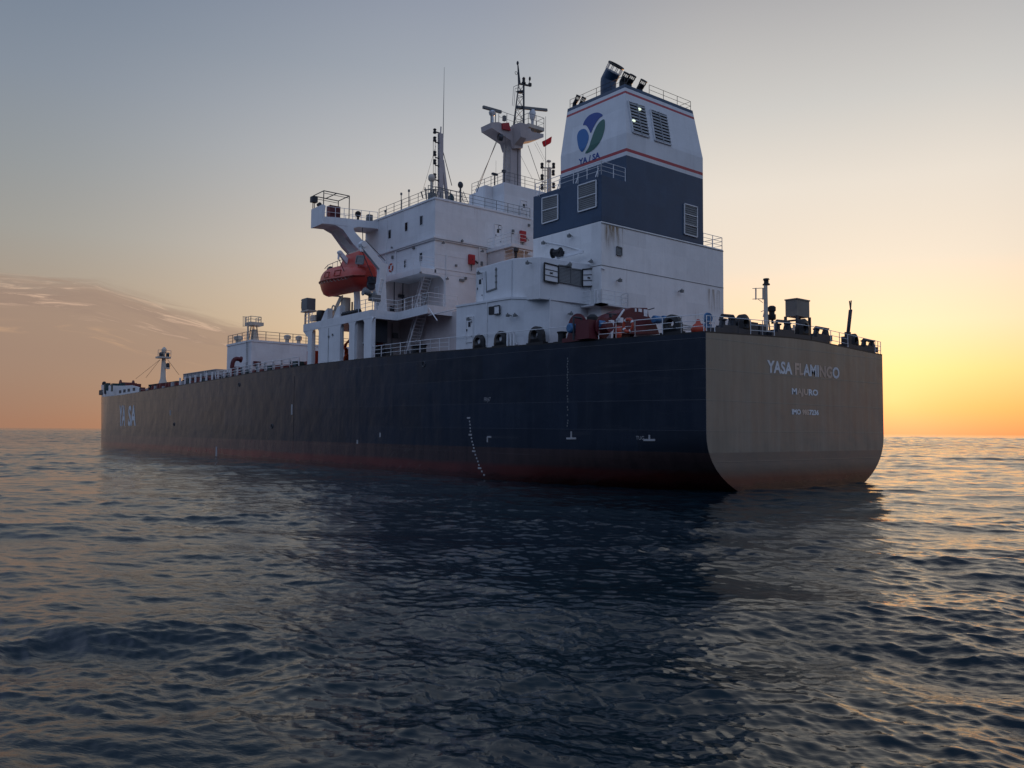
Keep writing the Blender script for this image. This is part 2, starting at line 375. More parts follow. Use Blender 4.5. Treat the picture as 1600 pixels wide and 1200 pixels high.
# ---------------------------------------------------------------- sea
def build_sea():
    def disp(X, Y, spacing):
        Z = np.zeros_like(X); DX = np.zeros_like(X); DY = np.zeros_like(X)
        r2 = np.random.default_rng(5)
        mean = math.atan2(-F0.y, -F0.x)+R(-16)                 # towards the viewer, a little from the left
        ws = np.geomspace(.17, 13., 132)
        # the pilot boat's own wash between the viewer and the ship: short waves flattened and turned about
        rel = np.stack([X-CAM.x, Y-CAM.y], -1); fw = rel@np.array([F0.x, F0.y]); sd_ = rel@np.array([R0.x, R0.y])
        cen = .055*fw+1.2*np.sin(fw*.11+.6)+.7*np.sin(fw*.31); half = 2.4+.17*fw
        q = np.abs(sd_-cen)/half+.16*np.sin(fw*.5+sd_*.7)+.10*np.sin(sd_*1.7-fw*.9)
        wash = 1/(1+np.exp((q-.95)*9))*(fw > 0)*np.clip((95-fw)/30, 0, 1)
        g_ = np.zeros_like(X)
        for i, w in enumerate((11., 17., 23., 34., 52., 80., 130.)):
            th = r2.uniform(0, math.pi); g_ += np.sin((X*math.cos(th)+Y*math.sin(th))*2*math.pi/w+r2.uniform(0, 6.28)+1.3*np.sin(X*.07+i)+1.1*np.sin(Y*.06+2*i))
        gust = np.clip(1.02+.17*g_, .68, 1.35)
        for w, sl_, dth in ((8.5, .026, 4), (11.5, .026, -9), (15., .022, 7), (21., .018, -3)):
            k = 2*math.pi/w; th = mean+R(dth); ph = r2.uniform(0, 6.28); A = sl_/k*np.clip((w/spacing-1.9)/1.6, 0, 1)*(1-.3*wash)
            arg = k*(X*math.cos(th)+Y*math.sin(th))+ph+.9*np.sin(X*.045+w)+.9*np.sin(Y*.04+2*w)
            Z += A*np.cos(arg); DX -= A*.9*math.cos(th)*np.sin(arg); DY -= A*.9*math.sin(th)*np.sin(arg)
        r3 = np.random.default_rng(21)
        for i, w in enumerate(np.geomspace(6., 130., 34)):          # the far sea's roughness, at the size its mesh can carry
            q_ = w/spacing; A = .06*min(1., (22/w)**.6)/(2*math.pi/w)*np.clip((q_-1.9)/1., 0, 1)*np.clip((8-q_)/4, 0, 1); k = 2*math.pi/w; th = mean+r3.normal(0, R(32)); ph = r3.uniform(0, 6.28)
            if A.max() > 0: Z += A*np.cos(k*(X*math.cos(th)+Y*math.sin(th))+ph+.7*np.sin(X*.9/w+i)+.7*np.sin(Y*.8/w+2*i))
        for i, w in enumerate(ws):
            k = 2*math.pi/w
            turb = i % 5 == 0 and w < 2.4
            th = r2.uniform(0, 2*math.pi) if turb else mean+r2.normal(0, R(34) if w < 4 else R(20))
            slope = (.037 if w < .8 else .0215)*(1.0 if w < 2.6 else (2.6/w)**.5)*(1. if w > .4 else .8)*(.75 if turb else 1)
            a = slope/k; ph = r2.uniform(0, 2*math.pi)
            kx, ky = k*math.cos(th), k*math.sin(th)
            arg = (wash*(2.2*np.sin(.83*X+.47*Y+i)+2.0*np.sin(-.52*X+.97*Y+2.1*i)) if turb else 0)+kx*X+ky*Y+ph+.8*np.sin(X*.031*(1+i*.013)+i)+.8*np.sin(Y*.027*(1+i*.017)+2*i)
            fade = np.clip((w/spacing-1.9)/1.6, 0, 1)
            loc = (1+(1.25 if w > .8 else .5)*wash) if turb else (1-.68*wash if w < 3 else 1-.3*wash)
            A = a*fade*loc*(gust if w < 2.5 else .5+.5*gust)
            s_, c_ = np.sin(arg), np.cos(arg)
            Z += A*c_; DX -= A*.85*math.cos(th)*s_; DY -= A*.85*math.sin(th)*s_
        return DX, DY, Z, wash
    view = math.atan2(F0.y, F0.x)
    na = 1000
    inner = np.linspace(R(-42), R(42), na); outer = np.linspace(R(42), R(318), 150)[1:-1]
    ang = np.concatenate([inner, outer])+view; m = len(ang)
    rs = [.6]
    while rs[-1] < 16000: rs.append(rs[-1]*(1.0034 if 7 < rs[-1] < 300 else 1.005 if rs[-1] < 1400 else 1.02 if rs[-1] < 4000 else 1.06) + (.02 if rs[-1] < 7 else 0))
    rs = np.array(rs); n = len(rs)
    A, Rr = np.meshgrid(ang, rs)
    X = CAM.x+Rr*np.cos(A); Y = CAM.y+Rr*np.sin(A)
    wid = np.gradient(ang) if False else np.concatenate([np.full(na, inner[1]-inner[0]), np.full(m-na, outer[1]-outer[0])])
    dr = np.gradient(rs)
    spacing = np.maximum(Rr*wid[None, :], dr[:, None])
    DX, DY, Z, wash = disp(X, Y, spacing)
    X = X+DX; Y = Y+DY
    V = np.stack([X, Y, Z], -1).reshape(-1, 3)
    V = np.concatenate([V, [[CAM.x, CAM.y, 0]]]); cidx = n*m
    i = np.arange(n-1)[:, None]; j = np.arange(m)[None, :]; j2 = (j+1) % m
    quads = np.stack([i*m+j, (i+1)*m+j, (i+1)*m+j2, i*m+j2], -1).reshape(-1, 4)
    tris = np.stack([np.full(m, cidx), np.arange(m), (np.arange(m)+1) % m], -1)
    me = bpy.data.meshes.new('sea'); me.vertices.add(len(V)); me.vertices.foreach_set('co', V.astype(np.float32).ravel())
    loops = np.concatenate([quads.ravel(), tris.ravel()]); nq, nt = len(quads), len(tris)
    me.loops.add(len(loops)); me.loops.foreach_set('vertex_index', loops.astype(np.int32))
    me.polygons.add(nq+nt)
    me.polygons.foreach_set('loop_start', np.concatenate([np.arange(nq)*4, nq*4+np.arange(nt)*3]).astype(np.int32))
    me.polygons.foreach_set('use_smooth', np.ones(nq+nt, bool))
    me.update(calc_edges=True)
    at_ = me.attributes.new('wash', 'FLOAT', 'POINT'); at_.data.foreach_set('value', np.concatenate([wash.ravel(), [0]]).astype(np.float32))
    fine = np.clip((spacing-.12)/1.1, 0, 1)
    at2 = me.attributes.new('unresolved', 'FLOAT', 'POINT'); at2.data.foreach_set('value', np.concatenate([fine.ravel(), [0]]).astype(np.float32))
    m_, t, b = base_mat('sea_water')
    pos = t.new('ShaderNodeNewGeometry').outputs['Position']
    wa = t.new('ShaderNodeAttribute', attribute_name='wash').outputs['Fac']
    foam = t.math('MULTIPLY', t.maprange(t.noise(pos, 1.1, 9, .72, .6), .63, .75), t.maprange(t.noise(pos, .16, 3), .52, .66))
    foam = t.math('MULTIPLY', t.math('MULTIPLY', foam, wa), .35)
    base = t.mix(t.maprange(t.noise(pos, .05, 3), .35, .65), (.0025, .011, .018, 1), (.003, .015, .019, 1))
    t.put(b.inputs['Base Color'], t.mix(foam, base, (.30, .33, .34, 1)))
    b.inputs['IOR'].default_value = 1.333
    b.inputs['Roughness'].default_value = .035
    px_, py_, pz_ = t.sep(pos)
    rot = R(-16)+math.atan2(-F0.y, -F0.x)
    al = t.math('ADD', t.math('MULTIPLY', px_, math.cos(rot)), t.math('MULTIPLY', py_, math.sin(rot)))
    ac = t.math('SUBTRACT', t.math('MULTIPLY', py_, math.cos(rot)), t.math('MULTIPLY', px_, math.sin(rot)))
    v1 = t.comb(t.math('MULTIPLY', al, 1.0), t.math('MULTIPLY', ac, .38), 0.)
    h1 = t.noise(v1, 7.0, 5, .62, .5); h2 = t.noise(v1, 1.6, 4, .6, .4)
    bn = t.new('ShaderNodeBump'); bn.inputs['Strength'].default_value = 1.0; bn.inputs['Distance'].default_value = .014; t.put(bn.inputs['Strength'], t.math('SUBTRACT', 1., t.math('MULTIPLY', wa, .75)))
    t.put(bn.inputs['Height'], h1)
    bn2 = t.new('ShaderNodeBump'); bn2.inputs['Strength'].default_value = 1.0; bn2.inputs['Distance'].default_value = .04; t.put(bn2.inputs['Strength'], t.math('SUBTRACT', 1., t.math('MULTIPLY', wa, .6)))
    t.put(bn2.inputs['Height'], h2); t.l.new(bn.outputs[0], bn2.inputs['Normal'])
    un = t.new('ShaderNodeAttribute', attribute_name='unresolved').outputs['Fac']      # ripples the far mesh is too coarse to carry
    h3 = t.noise(v1, .42, 5, .62, .4); bn3 = t.new('ShaderNodeBump'); t.put(bn3.inputs['Strength'], un); bn3.inputs['Distance'].default_value = .6
    t.put(bn3.inputs['Height'], h3); t.l.new(bn2.outputs[0], bn3.inputs['Normal'])
    t.l.new(bn3.outputs[0], b.inputs['Normal'])
    me.materials.append(m_)
    o = link(bpy.data.objects.new('sea', me)); tag(o, kind='structure')
    o['label'] = 'rippled dark blue open sea'; return o
build_sea()

# ================================================================= THE SHIP
ship = tag(empty('bulk_carrier'), 'big dark-hulled bulk carrier with white superstructure and blue and white funnel, seen from astern', 'ship')
def interp(x, tab): return float(np.interp(x, [a for a, _ in tab], [b for _, b in tab]))
YD = [(0, 13.54), (6, 14.3), (12, 15.0), (20, 15.7), (29, 15.95), (46, 16.05), (66.5, 16.13), (300, 16.13)]
ZD = [(0, 12.13), (6, 12.2), (12, 12.27), (20, 12.42), (29, 12.64), (35, 12.82), (46, 12.95), (63.5, 13.12), (67, 13.07), (81.5, 13.0), (96.4, 12.71), (114.7, 12.46), (143, 12.12), (157, 11.9), (170, 11.95), (185, 12.3), (200, 12.9)]
XB = 165.
def stem(z): return 198.5 - .32*max(0, 12.5-z) + .22*max(0, z-12.5)
def half(X, z):
    """half breadth of the hull"""
    y = interp(X, YD)
    zb = interp(X, [(0, -1.5), (30, -7.5), (400, -7.5)]); z1 = interp(X, [(0, 4.6), (14, 3.4), (30, -.5), (48, -5), (400, -5.5)])
    if z < z1:
        q = min(1., (z1-z)/(z1-zb)); y *= max(0., 1-q**2.2)**.4545
    return y
def bow(u): return 16.13*max(0., 1-u**2.5)**.60
def hull_mesh():
    xs = [0, .6, 2, 4, 6, 8, 10, 12, 14, 17, 20, 23, 26, 29, 32, 36, 40, 44, 48, 52, 56, 60, 63, 66.2, 66.8, 70, 76, 82, 90, 98, 108, 118, 130, 142, 154, XB]
    us = [.08, .16, .25, .35, .45, .55, .64, .72, .79, .85, .90, .94, .97, .99, 1.]
    nz = 26; fr = [i/(nz-1) for i in range(nz)]
    rows = []
    for X in xs:
        zb = interp(X, [(0, -1.45), (30, -7.4), (400, -7.4)]); zt = interp(X, ZD)
        rows.append([(X, half(X, zb+(zt-zb)*f), zb+(zt-zb)*f) for f in fr])
    for u in us:
        row = []
        for f in fr:
            z = -7.4; zt = interp(XB+u*33, ZD); z = -7.4+(zt+7.4)*f
            X = XB+u*(stem(z)-XB); row.append((X, bow(u) if u < 1 else 0., z))
        rows.append(row)
    mb = MB(); N = len(rows)
    vs = [p for r in rows for p in r]+[(x, -y, z) for r in rows for x, y, z in r]; off = N*nz
    fs = []
    for i in range(N-1):
        for j in range(nz-1):
            a, b, c, d = i*nz+j, (i+1)*nz+j, (i+1)*nz+j+1, i*nz+j+1
            fs.append((a, b, c, d)); fs.append((off+d, off+c, off+b, off+a))
        fs.append((i*nz, off+i*nz, off+(i+1)*nz, (i+1)*nz))
    mb.add(vs, fs)
    # transom with the deck's camber along its top edge
    out = [(0, y, z) for _, y, z in rows[0]]
    top = [(0, 1.8, 12.58), (0, -1.8, 12.58)]
    mb.add(out+top+[(0, -y, z) for _, y, z in reversed(rows[0])], [tuple(range(2*nz+2))])
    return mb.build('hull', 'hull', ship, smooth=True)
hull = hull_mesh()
# deck a little below the edge, with its gunwale bar
mb = MB(); xs = list(np.linspace(0, 165, 56)); prev = None
for x in xs:
    y, z = interp(x, YD)-.02, interp(x, ZD); cz = z+.46 if x < 12 else z+.3
    row = [(x+.02, y, z-.03), (x+.02, 1.8, cz-.03), (x+.02, -1.8, cz-.03), (x+.02, -y, z-.03)]
    if prev:
        k = len(mb.v); mb.add(prev+row, [(0, 4, 5, 1), (1, 5, 6, 2), (2, 6, 7, 3)])
    prev = row
for u in (.2, .4, .6, .8, .92, .99):
    x = XB+u*33; y = bow(u)-.02; z = interp(x, ZD); row = [(x, y, z-.03), (x, y*.1, z+.27), (x, -y*.1, z+.27), (x, -y, z-.03)]
    mb.add(prev+row, [(0, 4, 5, 1), (1, 5, 6, 2), (2, 6, 7, 3)]); prev = row
mb.build('main_deck', 'deckred', ship)
mb = MB()
edge = [(x, interp(x, YD)-.06, interp(x, ZD)+.05) for x in xs]
for sgn in (1, -1):
    for a, b in zip(edge, edge[1:]): mb.beam((a[0], a[1]*sgn, a[2]), (b[0], b[1]*sgn, b[2]), .1, .14)
for a, b in (((.08, 13.48, 12.18), (.08, 1.8, 12.63)), ((.08, 1.8, 12.63), (.08, -1.8, 12.63)), ((.08, -1.8, 12.63), (.08, -13.48, 12.18))): mb.beam(a, b, .1, .14)
mb.build('gunwale', 'black', ship)

# lettering and marks on the hull
def stern_text(name, body, u0, u1, v0t, v0b, v1t, v1b, rust=(), off=.02):  # rust picks the tan-tinted letters
    a = at(u0, v0b, X=0); b = at(u1, v1b, X=0); tl = at(u0, v0t, X=0)
    h = tl.z-a.z; zm = (a.z+b.z)/2
    return text_mesh(name, body, (-.01, a.y, zm), (0, -1, 0), (0, 0, 1), abs(a.y-b.y), h, None, hull, rust, off)
stern_text('stern_lettering', 'YASA FLAMINGO', 1198.5, 1311.5, 563, 583, 573.5, 591.5, rust=(5, 6, 10, 11), off=.034)
stern_text('port_of_registry', 'MAJURO', 1237, 1278, 606, 619, 608.5, 621.5, rust=(1, 2, 3), off=.045)
stern_text('registry_number', 'IMO 9857236', 1237, 1279, 638.5, 647.5, 640, 649.5, rust=(4, 5, 6), off=.05)
a, b = at(186, 665, Y=16.13), at(212, 667, Y=16.13); tl = at(186, 633, Y=16.13)
for nm, w0, w1 in (('YA', 186, 195.5), ('SA', 200, 212)):
    a, b = at(w0, 665.5, Y=16.13), at(w1, 666, Y=16.13); tl = at(w0, 633.5, Y=16.13)
    text_mesh('side_lettering', nm, (a.x, 16.14, (a.z+b.z)/2), (-1, 0, 0), (0, 0, 1), a.x-b.x, tl.z-a.z, 'letter', hull, (), .03, .02)
def on_side(u, v):
    """point of the port side seen at a pixel, and the side's slope there"""
    Y = 15.9
    for _ in range(12):
        p = at(u, v, Y=Y); Y = half(max(0, p.x), p.z)
    return p
def tmark(u, v, w, h, flip=False):
    mb = MB(); p = on_side(u, v); q = on_side(u, v-h); l = on_side(u-w/2, v); r = on_side(u+w/2, v)
    n = Vector((0, .03, 0)); mb.beam(l+n, r+n, .05, .16); mb.beam(p+n, q+n, .16, .05, up=(0, 1, 0)); return mb.build('tug_mark', 'mark', hull)
tmark(893, 685, 15, 11); tmark(1015, 687.5, 18, 8)
p = on_side(994, 687); q = on_side(1010, 687.5); text_mesh('tug_lettering', 'TUG', (p.x, p.y+.02, p.z), tuple((q-p).normalized()), (0, 0, 1), (q-p).length*.8, .3, 'mark', hull, (), .0)
mb = MB()
p = on_side(762, 691); a = on_side(762, 682.5); b = on_side(768, 682.7); n = Vector((0, .03, 0))
mb.beam(p+n, a+n, .16, .05, up=(0, 1, 0)); mb.beam(a+n, b+n, .05, .16); mb.build('tug_mark', 'mark', hull)
p = on_side(757, 626); q = on_side(767, 625.5); text_mesh('side_mark', 'FR|67', (p.x, p.y+.03, p.z-.2), tuple((q-p).normalized()), (0, 0, 1), (q-p).length, .5, 'mark', hull, (), .0)
# draught marks down the quarter: a column of figures
pts = [(732.5, 653), (734, 658.5), (734.6, 663.5), (735, 669), (735.2, 674), (735, 679.3), (737, 684.5), (738, 690), (739.5, 695), (740.5, 700), (740.5, 705), (743, 710.5), (745, 716), (746.8, 721), (748.5, 726.5), (749.5, 731.5), (753, 736.5), (756.5, 742)]
for i, (u, v) in enumerate(pts):
    mb = MB()
    p = on_side(u, v); w = .26 if i % 5 == 0 else .10
    mb.box(p.x-w, p.x+w, p.y-.05, p.y+.03, p.z-.08, p.z+.08); mb.build('draught_mark', 'mark', hull)
for u, v, h, w in ((338, 713, 15, .34), (456, 648, 16, .22), (266, 649, 8, .3), (558.5, 693.5, 6, .18), (594, 683, 7, .14)):
    p = on_side(u, v); q = on_side(u, v-h); mb = MB(); mb.box(p.x-w, p.x+w, p.y-.05, p.y+.03, p.z, q.z); mb.build('hull_mark', 'mark', hull)
# scupper pipes and vertical weld ridge with scratches, seen as a pale dotted line
mb = MB()
for i in range(26):
    p = on_side(887+.6*math.sin(i*1.7), 560+i*4.2); 
    if random.random() < .75: mb.box(p.x-.05, p.x+.05, p.y-.02, p.y+.02, p.z-.1, p.z+.06)
mb.each('scratch_mark', 'grey', hull)
for u, v in ((662, 569), (272, 663), (425, 666), (374, 601)):
    p = on_side(u, v); mb = MB(); mb.ring((p.x, p.y, p.z), (0, 1, 0), .28, .09, n=10, k=5); mb.build('overboard_pipe', 'dark', hull)
p = at(460, 588, Y=16.13); q = at(460, 705, Y=16.13)
mb = MB(); mb.box(p.x-.03, p.x+.03, 16.05, 16.155, max(q.z, 1.2), p.z); mb.build('knuckle_strip', 'hull', hull)  # thin strip added for the crisp tone edge in the side's reflection

# ------------------------------------------------------- rails
def rail(pts, parent, h=1.35, bars=3, step=1.9, r=.042, rb=.026, mat='white_clean', posts=True, name='railing'):
    mb = MB(); pts = [Vector(p) for p in pts]; up = Vector((0, 0, h))
    for a, b in zip(pts, pts[1:]):
        n = max(1, round((b-a).length/step))
        for k in range(bars):
            f = Vector((0, 0, h*(k+1)/bars)); mb.tube(a+f, b+f, r*.8 if k == bars-1 else rb, n=5)
        if posts:
            for i in range(n+1):
                c = a.lerp(b, i/n); mb.tube(c, c+up, r, n=5)
    return mb.build(name, mat, parent)
def deck_pt(X, inset=.15): return (X, interp(X, YD)-inset, interp(X, ZD)+.08)
def ladder(a, b, parent, w=.5, mat='white_clean', side=(1, 0, 0), step=.33, cage=0., out=(0, 1, 0)):
    mb = MB(); a, b = Vector(a), Vector(b); s = Vector(side).normalized()*w/2; o = Vector(out)
    mb.tube(a-s, b-s, .04, n=5); mb.tube(a+s, b+s, .04, n=5); n = int((b-a).length/step)
    for i in range(1, n): c = a.lerp(b, i/n); mb.tube(c-s, c+s, .025, n=4, cap=False)
    if cage:
        for i in range(3, n, 3):
            c = a.lerp(b, i/n); arc = [c+s*2*math.cos(k*math.pi/6)*.9+o*(cage*math.sin(k*math.pi/6)) for k in range(7)]; mb.path(arc, .028, 4)
        for k in (1, 3, 5):
            d = s*2*math.cos(k*math.pi/6)*.9+o*(cage*math.sin(k*math.pi/6)); mb.tube(a.lerp(b, 3/n)+d, b+d, .022, n=4)
    return mb.build('ladder', mat, parent)
def stairs(a, b, parent, w=1.1, side=(0, 1, 0), mat='white_clean'):
    mb = MB(); a, b = Vector(a), Vector(b); s = Vector(side)*w/2; n = int(abs(b.z-a.z)/.38)
    for q in (-1, 1):
        mb.beam(a+s*q, b+s*q, .09, .24); up = Vector((0, 0, 1.15)); mb.tube(a+s*q+up, b+s*q+up, .035, n=5)
        for i in range(5): c = a.lerp(b, i/4)+s*q; mb.tube(c, c+up, .03, n=5)
    d = (b-a).normalized(); fwd = Vector((d.x, d.y, 0)).normalized()
    for i in range(n):
        c = a.lerp(b, (i+.5)/n); mb.hexa([c-s-fwd*.16, c+s-fwd*.16, c+s+fwd*.16, c-s+fwd*.16, c-s-fwd*.16+Vector((0, 0, .06)), c+s-fwd*.16+Vector((0, 0, .06)), c+s+fwd*.16+Vector((0, 0, .06)), c-s+fwd*.16+Vector((0, 0, .06))])
    return mb.build('stairs', mat, parent)
def quad_px(corners, axis, val):
    return [at(u, v, **{axis: val}) for u, v in corners]
def fitting_lamp(p, parent, n, s=.28):
    """a small flood lamp on a bracket"""
    p, n = Vector(p), Vector(n); mb = MB(); mb.cur = 0
    mb.tube(p, p+n*.35, .05, n=5); c = p+n*.45
    mb.cbox(c+Vector((0, 0, -.05)), s, s, s*.9); mb.box(c.x-.04, c.x+.04, c.y-.04, c.y+.04, c.z+.08, c.z+.2)
    return mb.build('floodlight', 'grey', parent)
def window_y(parent, u, v, Y, w, h, name='window'):
    p = at(u, v, Y=Y); mb = MB(); mb.box(p.x-w/2, p.x+w/2, Y-.05, Y+.012, p.z-h/2, p.z+h/2); o = mb.build(name, 'glass', parent)
    mb = MB(); f = .09
    for x0, x1, z0, z1 in ((-w/2-f, -w/2, -h/2-f, h/2+f), (w/2, w/2+f, -h/2-f, h/2+f), (-w/2, w/2, -h/2-f, -h/2), (-w/2, w/2, h/2, h/2+f)): mb.box(p.x+x0, p.x+x1, Y-.04, Y+.04, p.z+z0, p.z+z1)
    mb.build('window_frame', 'white', parent); return o
def door(parent, c, n, w=.95, h=2.2):
    """weathertight door, n points outwards along x or y"""
    c = Vector(c); n = Vector(n); s = Vector((abs(n.y), abs(n.x), 0)); z = Vector((0, 0, 1)); mb = MB()
    def slab(cx, cz, ww, hh, t0, t1):
        q = [c+s*(cx-ww/2)+z*(cz-hh/2), c+s*(cx+ww/2)+z*(cz-hh/2), c+s*(cx+ww/2)+z*(cz+hh/2), c+s*(cx-ww/2)+z*(cz+hh/2)]
        mb.prism([k+n*t0 for k in q], n*(t1-t0))
    slab(0, h/2, w, h, -.02, .07)
    for dx in (-w/2-.06, w/2+.06): slab(dx, h/2, .09, h+.2, -.02, .12)
    slab(0, h+.07, w+.03, .09, -.02, .12)
    d = mb.build('door', 'white_clean', parent)
    mb = MB(); slab(0, h*.72, .38, .5, .075, .085); mb.build('door_pane', 'glass', parent)
    mb = MB(); mb.cur = 0; slab(w*.38, h*.5, .06, .22, .07, .16); slab(-w*.40, h*.8, .1, .08, .07, .14); slab(-w*.40, h*.25, .1, .08, .07, .14); mb.build('door_handle', 'dark', parent)
    return d

# ------------------------------------------------------- engine casing and funnel
CX_ = 15.2; CY_ = 9.35; CXF = 25.0; FY = 5.9
casing = MB(); zc = 24.36
casing.box(CX_, CXF, -CY_, CY_, 12.3, zc)
casing = casing.build('engine_casing', 'casing', ship, bevel=.06)
zs1 = at(939, 414, X=CX_).z
mb = MB(); mb.box(CX_-.025, CX_, -CY_+.02, CY_, zs1-.03, zs1+.03); mb.box(CX_-.02, CXF-6, CY_, CY_+.025, zs1-.03, zs1+.03)
mb.box(CX_-.05, CX_, -CY_, CY_, zc-.22, zc-.16); mb.build('weld_seam', 'grey', casing)
# rust wept from below the blue tier
def rust_mat():
    m, t, b = base_mat('wept_rust'); pos = t.new('ShaderNodeTexCoord').outputs['Object']; x, y, z = t.sep(pos)
    st = t.maprange(t.noise(t.comb(x, t.math('MULTIPLY', y, 3.2), t.math('MULTIPLY', z, .22)), 1., 5, .65), .42, .66, smooth=True)
    fade = t.math('MULTIPLY', t.maprange(z, 21.6, 24.2), t.math('MULTIPLY', t.maprange(y, 6.1, 6.7, smooth=True), t.maprange(y, 9.2, 8.5, smooth=True)))
    fade2 = t.math('MULTIPLY', t.maprange(z, 17.2, 19.8), t.math('MULTIPLY', t.maprange(y, -8.9, -8.2, smooth=True), t.maprange(y, -6.4, -7.1, smooth=True)))
    f = t.math('MULTIPLY', st, t.math('MAXIMUM', fade, t.math('MULTIPLY', fade2, .7)), clamp=True)
    t.put(b.inputs['Base Color'], (.30, .19, .075, 1)); b.inputs['Roughness'].default_value = .8
    t.put(b.inputs['Alpha'], t.math('MULTIPLY', f, 1.0)); return m
M['rust'] = rust_mat()
mb = MB(); x = CX_-.03; mb.add([(x, 9.3, 21), (x, 6, 21), (x, 6, 24.1), (x, 9.3, 24.1)], [(0, 1, 2, 3)]); mb.add([(x, -6.2, 17), (x, -9, 17), (x, -9, 19.8), (x, -6.2, 19.8)], [(0, 1, 2, 3)])
mb.each('rust_streak', 'rust', casing)
def louvre(parent, c4, frame='white_clean', bars=2, name='louvre', nsl=14, out=None):
    """ventilation grille: c4 = corners tl tr br bl as points"""
    tl, tr, br, bl = [Vector(p) for p in c4]; n = (tr-tl).cross(bl-tl).normalized()
    if out is not None and n.dot(Vector(out)) < 0: n = -n
    mb = MB(); mb.prism([tl-n*.05, tr-n*.05, br-n*.05, bl-n*.05], n*.06); o = mb.build(name, 'dark', parent)
    mb = MB()
    for i in range(nsl):
        f = (i+.5)/nsl; a, b = tl.lerp(bl, f), tr.lerp(br, f); dz_ = (bl-tl)/nsl*.42
        mb.prism([a-dz_+n*.04, b-dz_+n*.04, b+dz_*.95+n*.06, a+dz_*.95+n*.06], n*.02)
    mb.build('slat', 'mesh', parent)
    mb = MB(); w = .10
    for a, b in ((tl, tr), (tr, br), (br, bl), (bl, tl)): mb.beam(a+n*.08, b+n*.08, w, w, up=tuple(n))
    for k in range(1, bars+1): f = k/(bars+1); mb.beam(tl.lerp(bl, f)+n*.09, tr.lerp(br, f)+n*.09, w*.7, w*.9, up=tuple(n))
    mb.build('louvre_frame', frame, parent); return o
# blue tier on the port half of the casing
zb_ = 28.8
mb = MB(); mb.box(CX_-.004, CXF, -FY, CY_+.004, zc, zb_); upper = mb.build('upper_casing', 'blue', ship, bevel=.05)
louvre(upper, [at(u, v, Y=CY_+.01) for u, v in ((848, 310), (872.5, 304), (872.5, 342.5), (848, 350))], bars=1, out=(0, 1, 0))
louvre(upper, [at(u, v, Y=CY_+.01) for u, v in ((904.3, 290.5), (932.5, 281.5), (932.5, 323), (904.3, 331.5))], bars=1, out=(0, 1, 0))
louvre(upper, [at(u, v, X=CX_-.01) for u, v in ((1068.5, 318.5), (1088.5, 324), (1088.5, 371), (1068.5, 365.5))], bars=2, out=(-1, 0, 0))
louvre(casing, [at(u, v, X=CX_-.01) for u, v in ((963, 385.5), (970.5, 387.5), (970.5, 399.5), (963, 398))], bars=0, frame='grey', out=(-1, 0, 0), nsl=6)
# rail round the narrow walkway on top of the blue tier
rail([(24.8, CY_-.1, zb_), (CX_+.1, CY_-.1, zb_), (CX_+.1, FY+.05, zb_)], upper, h=1.3, bars=3)
mb = MB()
for X in (24, 21, 18.3, 15.6): mb.beam((X, CY_-.05, zb_+.7), (X, CY_+.35, zb_-.25), .06, .06); mb.tube((X, CY_+.05, zb_-.2), (X, CY_+.05, zb_+.9), .04, n=5)
mb.each('rail_bracket', 'white_clean', upper)
rail([(CX_+.1, -FY-.1, zc), (CX_+.1, -CY_+.1, zc), (CXF-2, -CY_+.1, zc)], casing, h=1.3, bars=3, step=1.3)

def funnel():
    z1 = at(978, 242, X=CX_).z; zk = at(1097, 247, X=CX_).z
    cor = at(976, 131, X=CX_+.8); ztop = cor.z; wt = 5.25
    def ring(z):
        f = max(0, (z-zk)/(ztop-zk)); return (CX_+.8*f, 24.6-.35*f, FY+(wt-FY)*f)
    y = lambda v: at(977, v, X=CX_).z
    lv = [(zc+.01, 0), (z1, 0), (z1, 1), (y(235.5), 1), (y(235.5), 2), (y(230.6), 2), (y(230.6), 1), (zk, 1), (at(976.5, 146, X=CX_+.75).z, 1), (at(976.5, 146, X=CX_+.75).z, 2), (at(976.3, 142.2, X=CX_+.77).z, 2), (at(976.3, 142.2, X=CX_+.77).z, 1), (at(976, 136.5, X=CX_+.78).z, 1), (at(976, 136.5, X=CX_+.78).z, 0), (ztop, 0)]
    mb = MB()
    for (za, ma), (zb, mbb) in zip(lv, lv[1:]):
        if zb-za < 1e-4: continue
        a, b = ring(za), ring(zb); mb.cur = mbb
        p = [(a[0], a[2], za), (a[1], a[2], za), (a[1], -a[2], za), (a[0], -a[2], za)]; q = [(b[0], b[2], zb), (b[1], b[2], zb), (b[1], -b[2], zb), (b[0], -b[2], zb)]
        mb.add(p+q, [(i, (i+1) % 4, 4+(i+1) % 4, 4+i) for i in range(4)])
    b = ring(ztop); mb.cur = 0
    mb.add([(b[0], b[2], ztop), (b[1], b[2], ztop), (b[1], -b[2], ztop), (b[0], -b[2], ztop)], [(0, 1, 2, 3)])
    o = mb.build('funnel', ['blue', 'white', 'stripe'], ship)
    return o, ring, z1, zk, ztop
fun, fring, FZ1, FZK, FZT = funnel()
pn = Vector((0, FZT-FZK, FY-5.25)).normalized(); pp = Vector((20, FY, FZK))     # port face above the knuckle
an = Vector((-(FZT-FZK), 0, .8)).normalized(); ap = Vector((CX_, 0, FZK))      # aft face above the knuckle
def port_face(u, v, o=.03):
    q = at(u, v, Y=FY)
    if q.z > FZK: q = atp(u, v, pp, pn); return q+pn*o
    return q+Vector((0, o, 0))
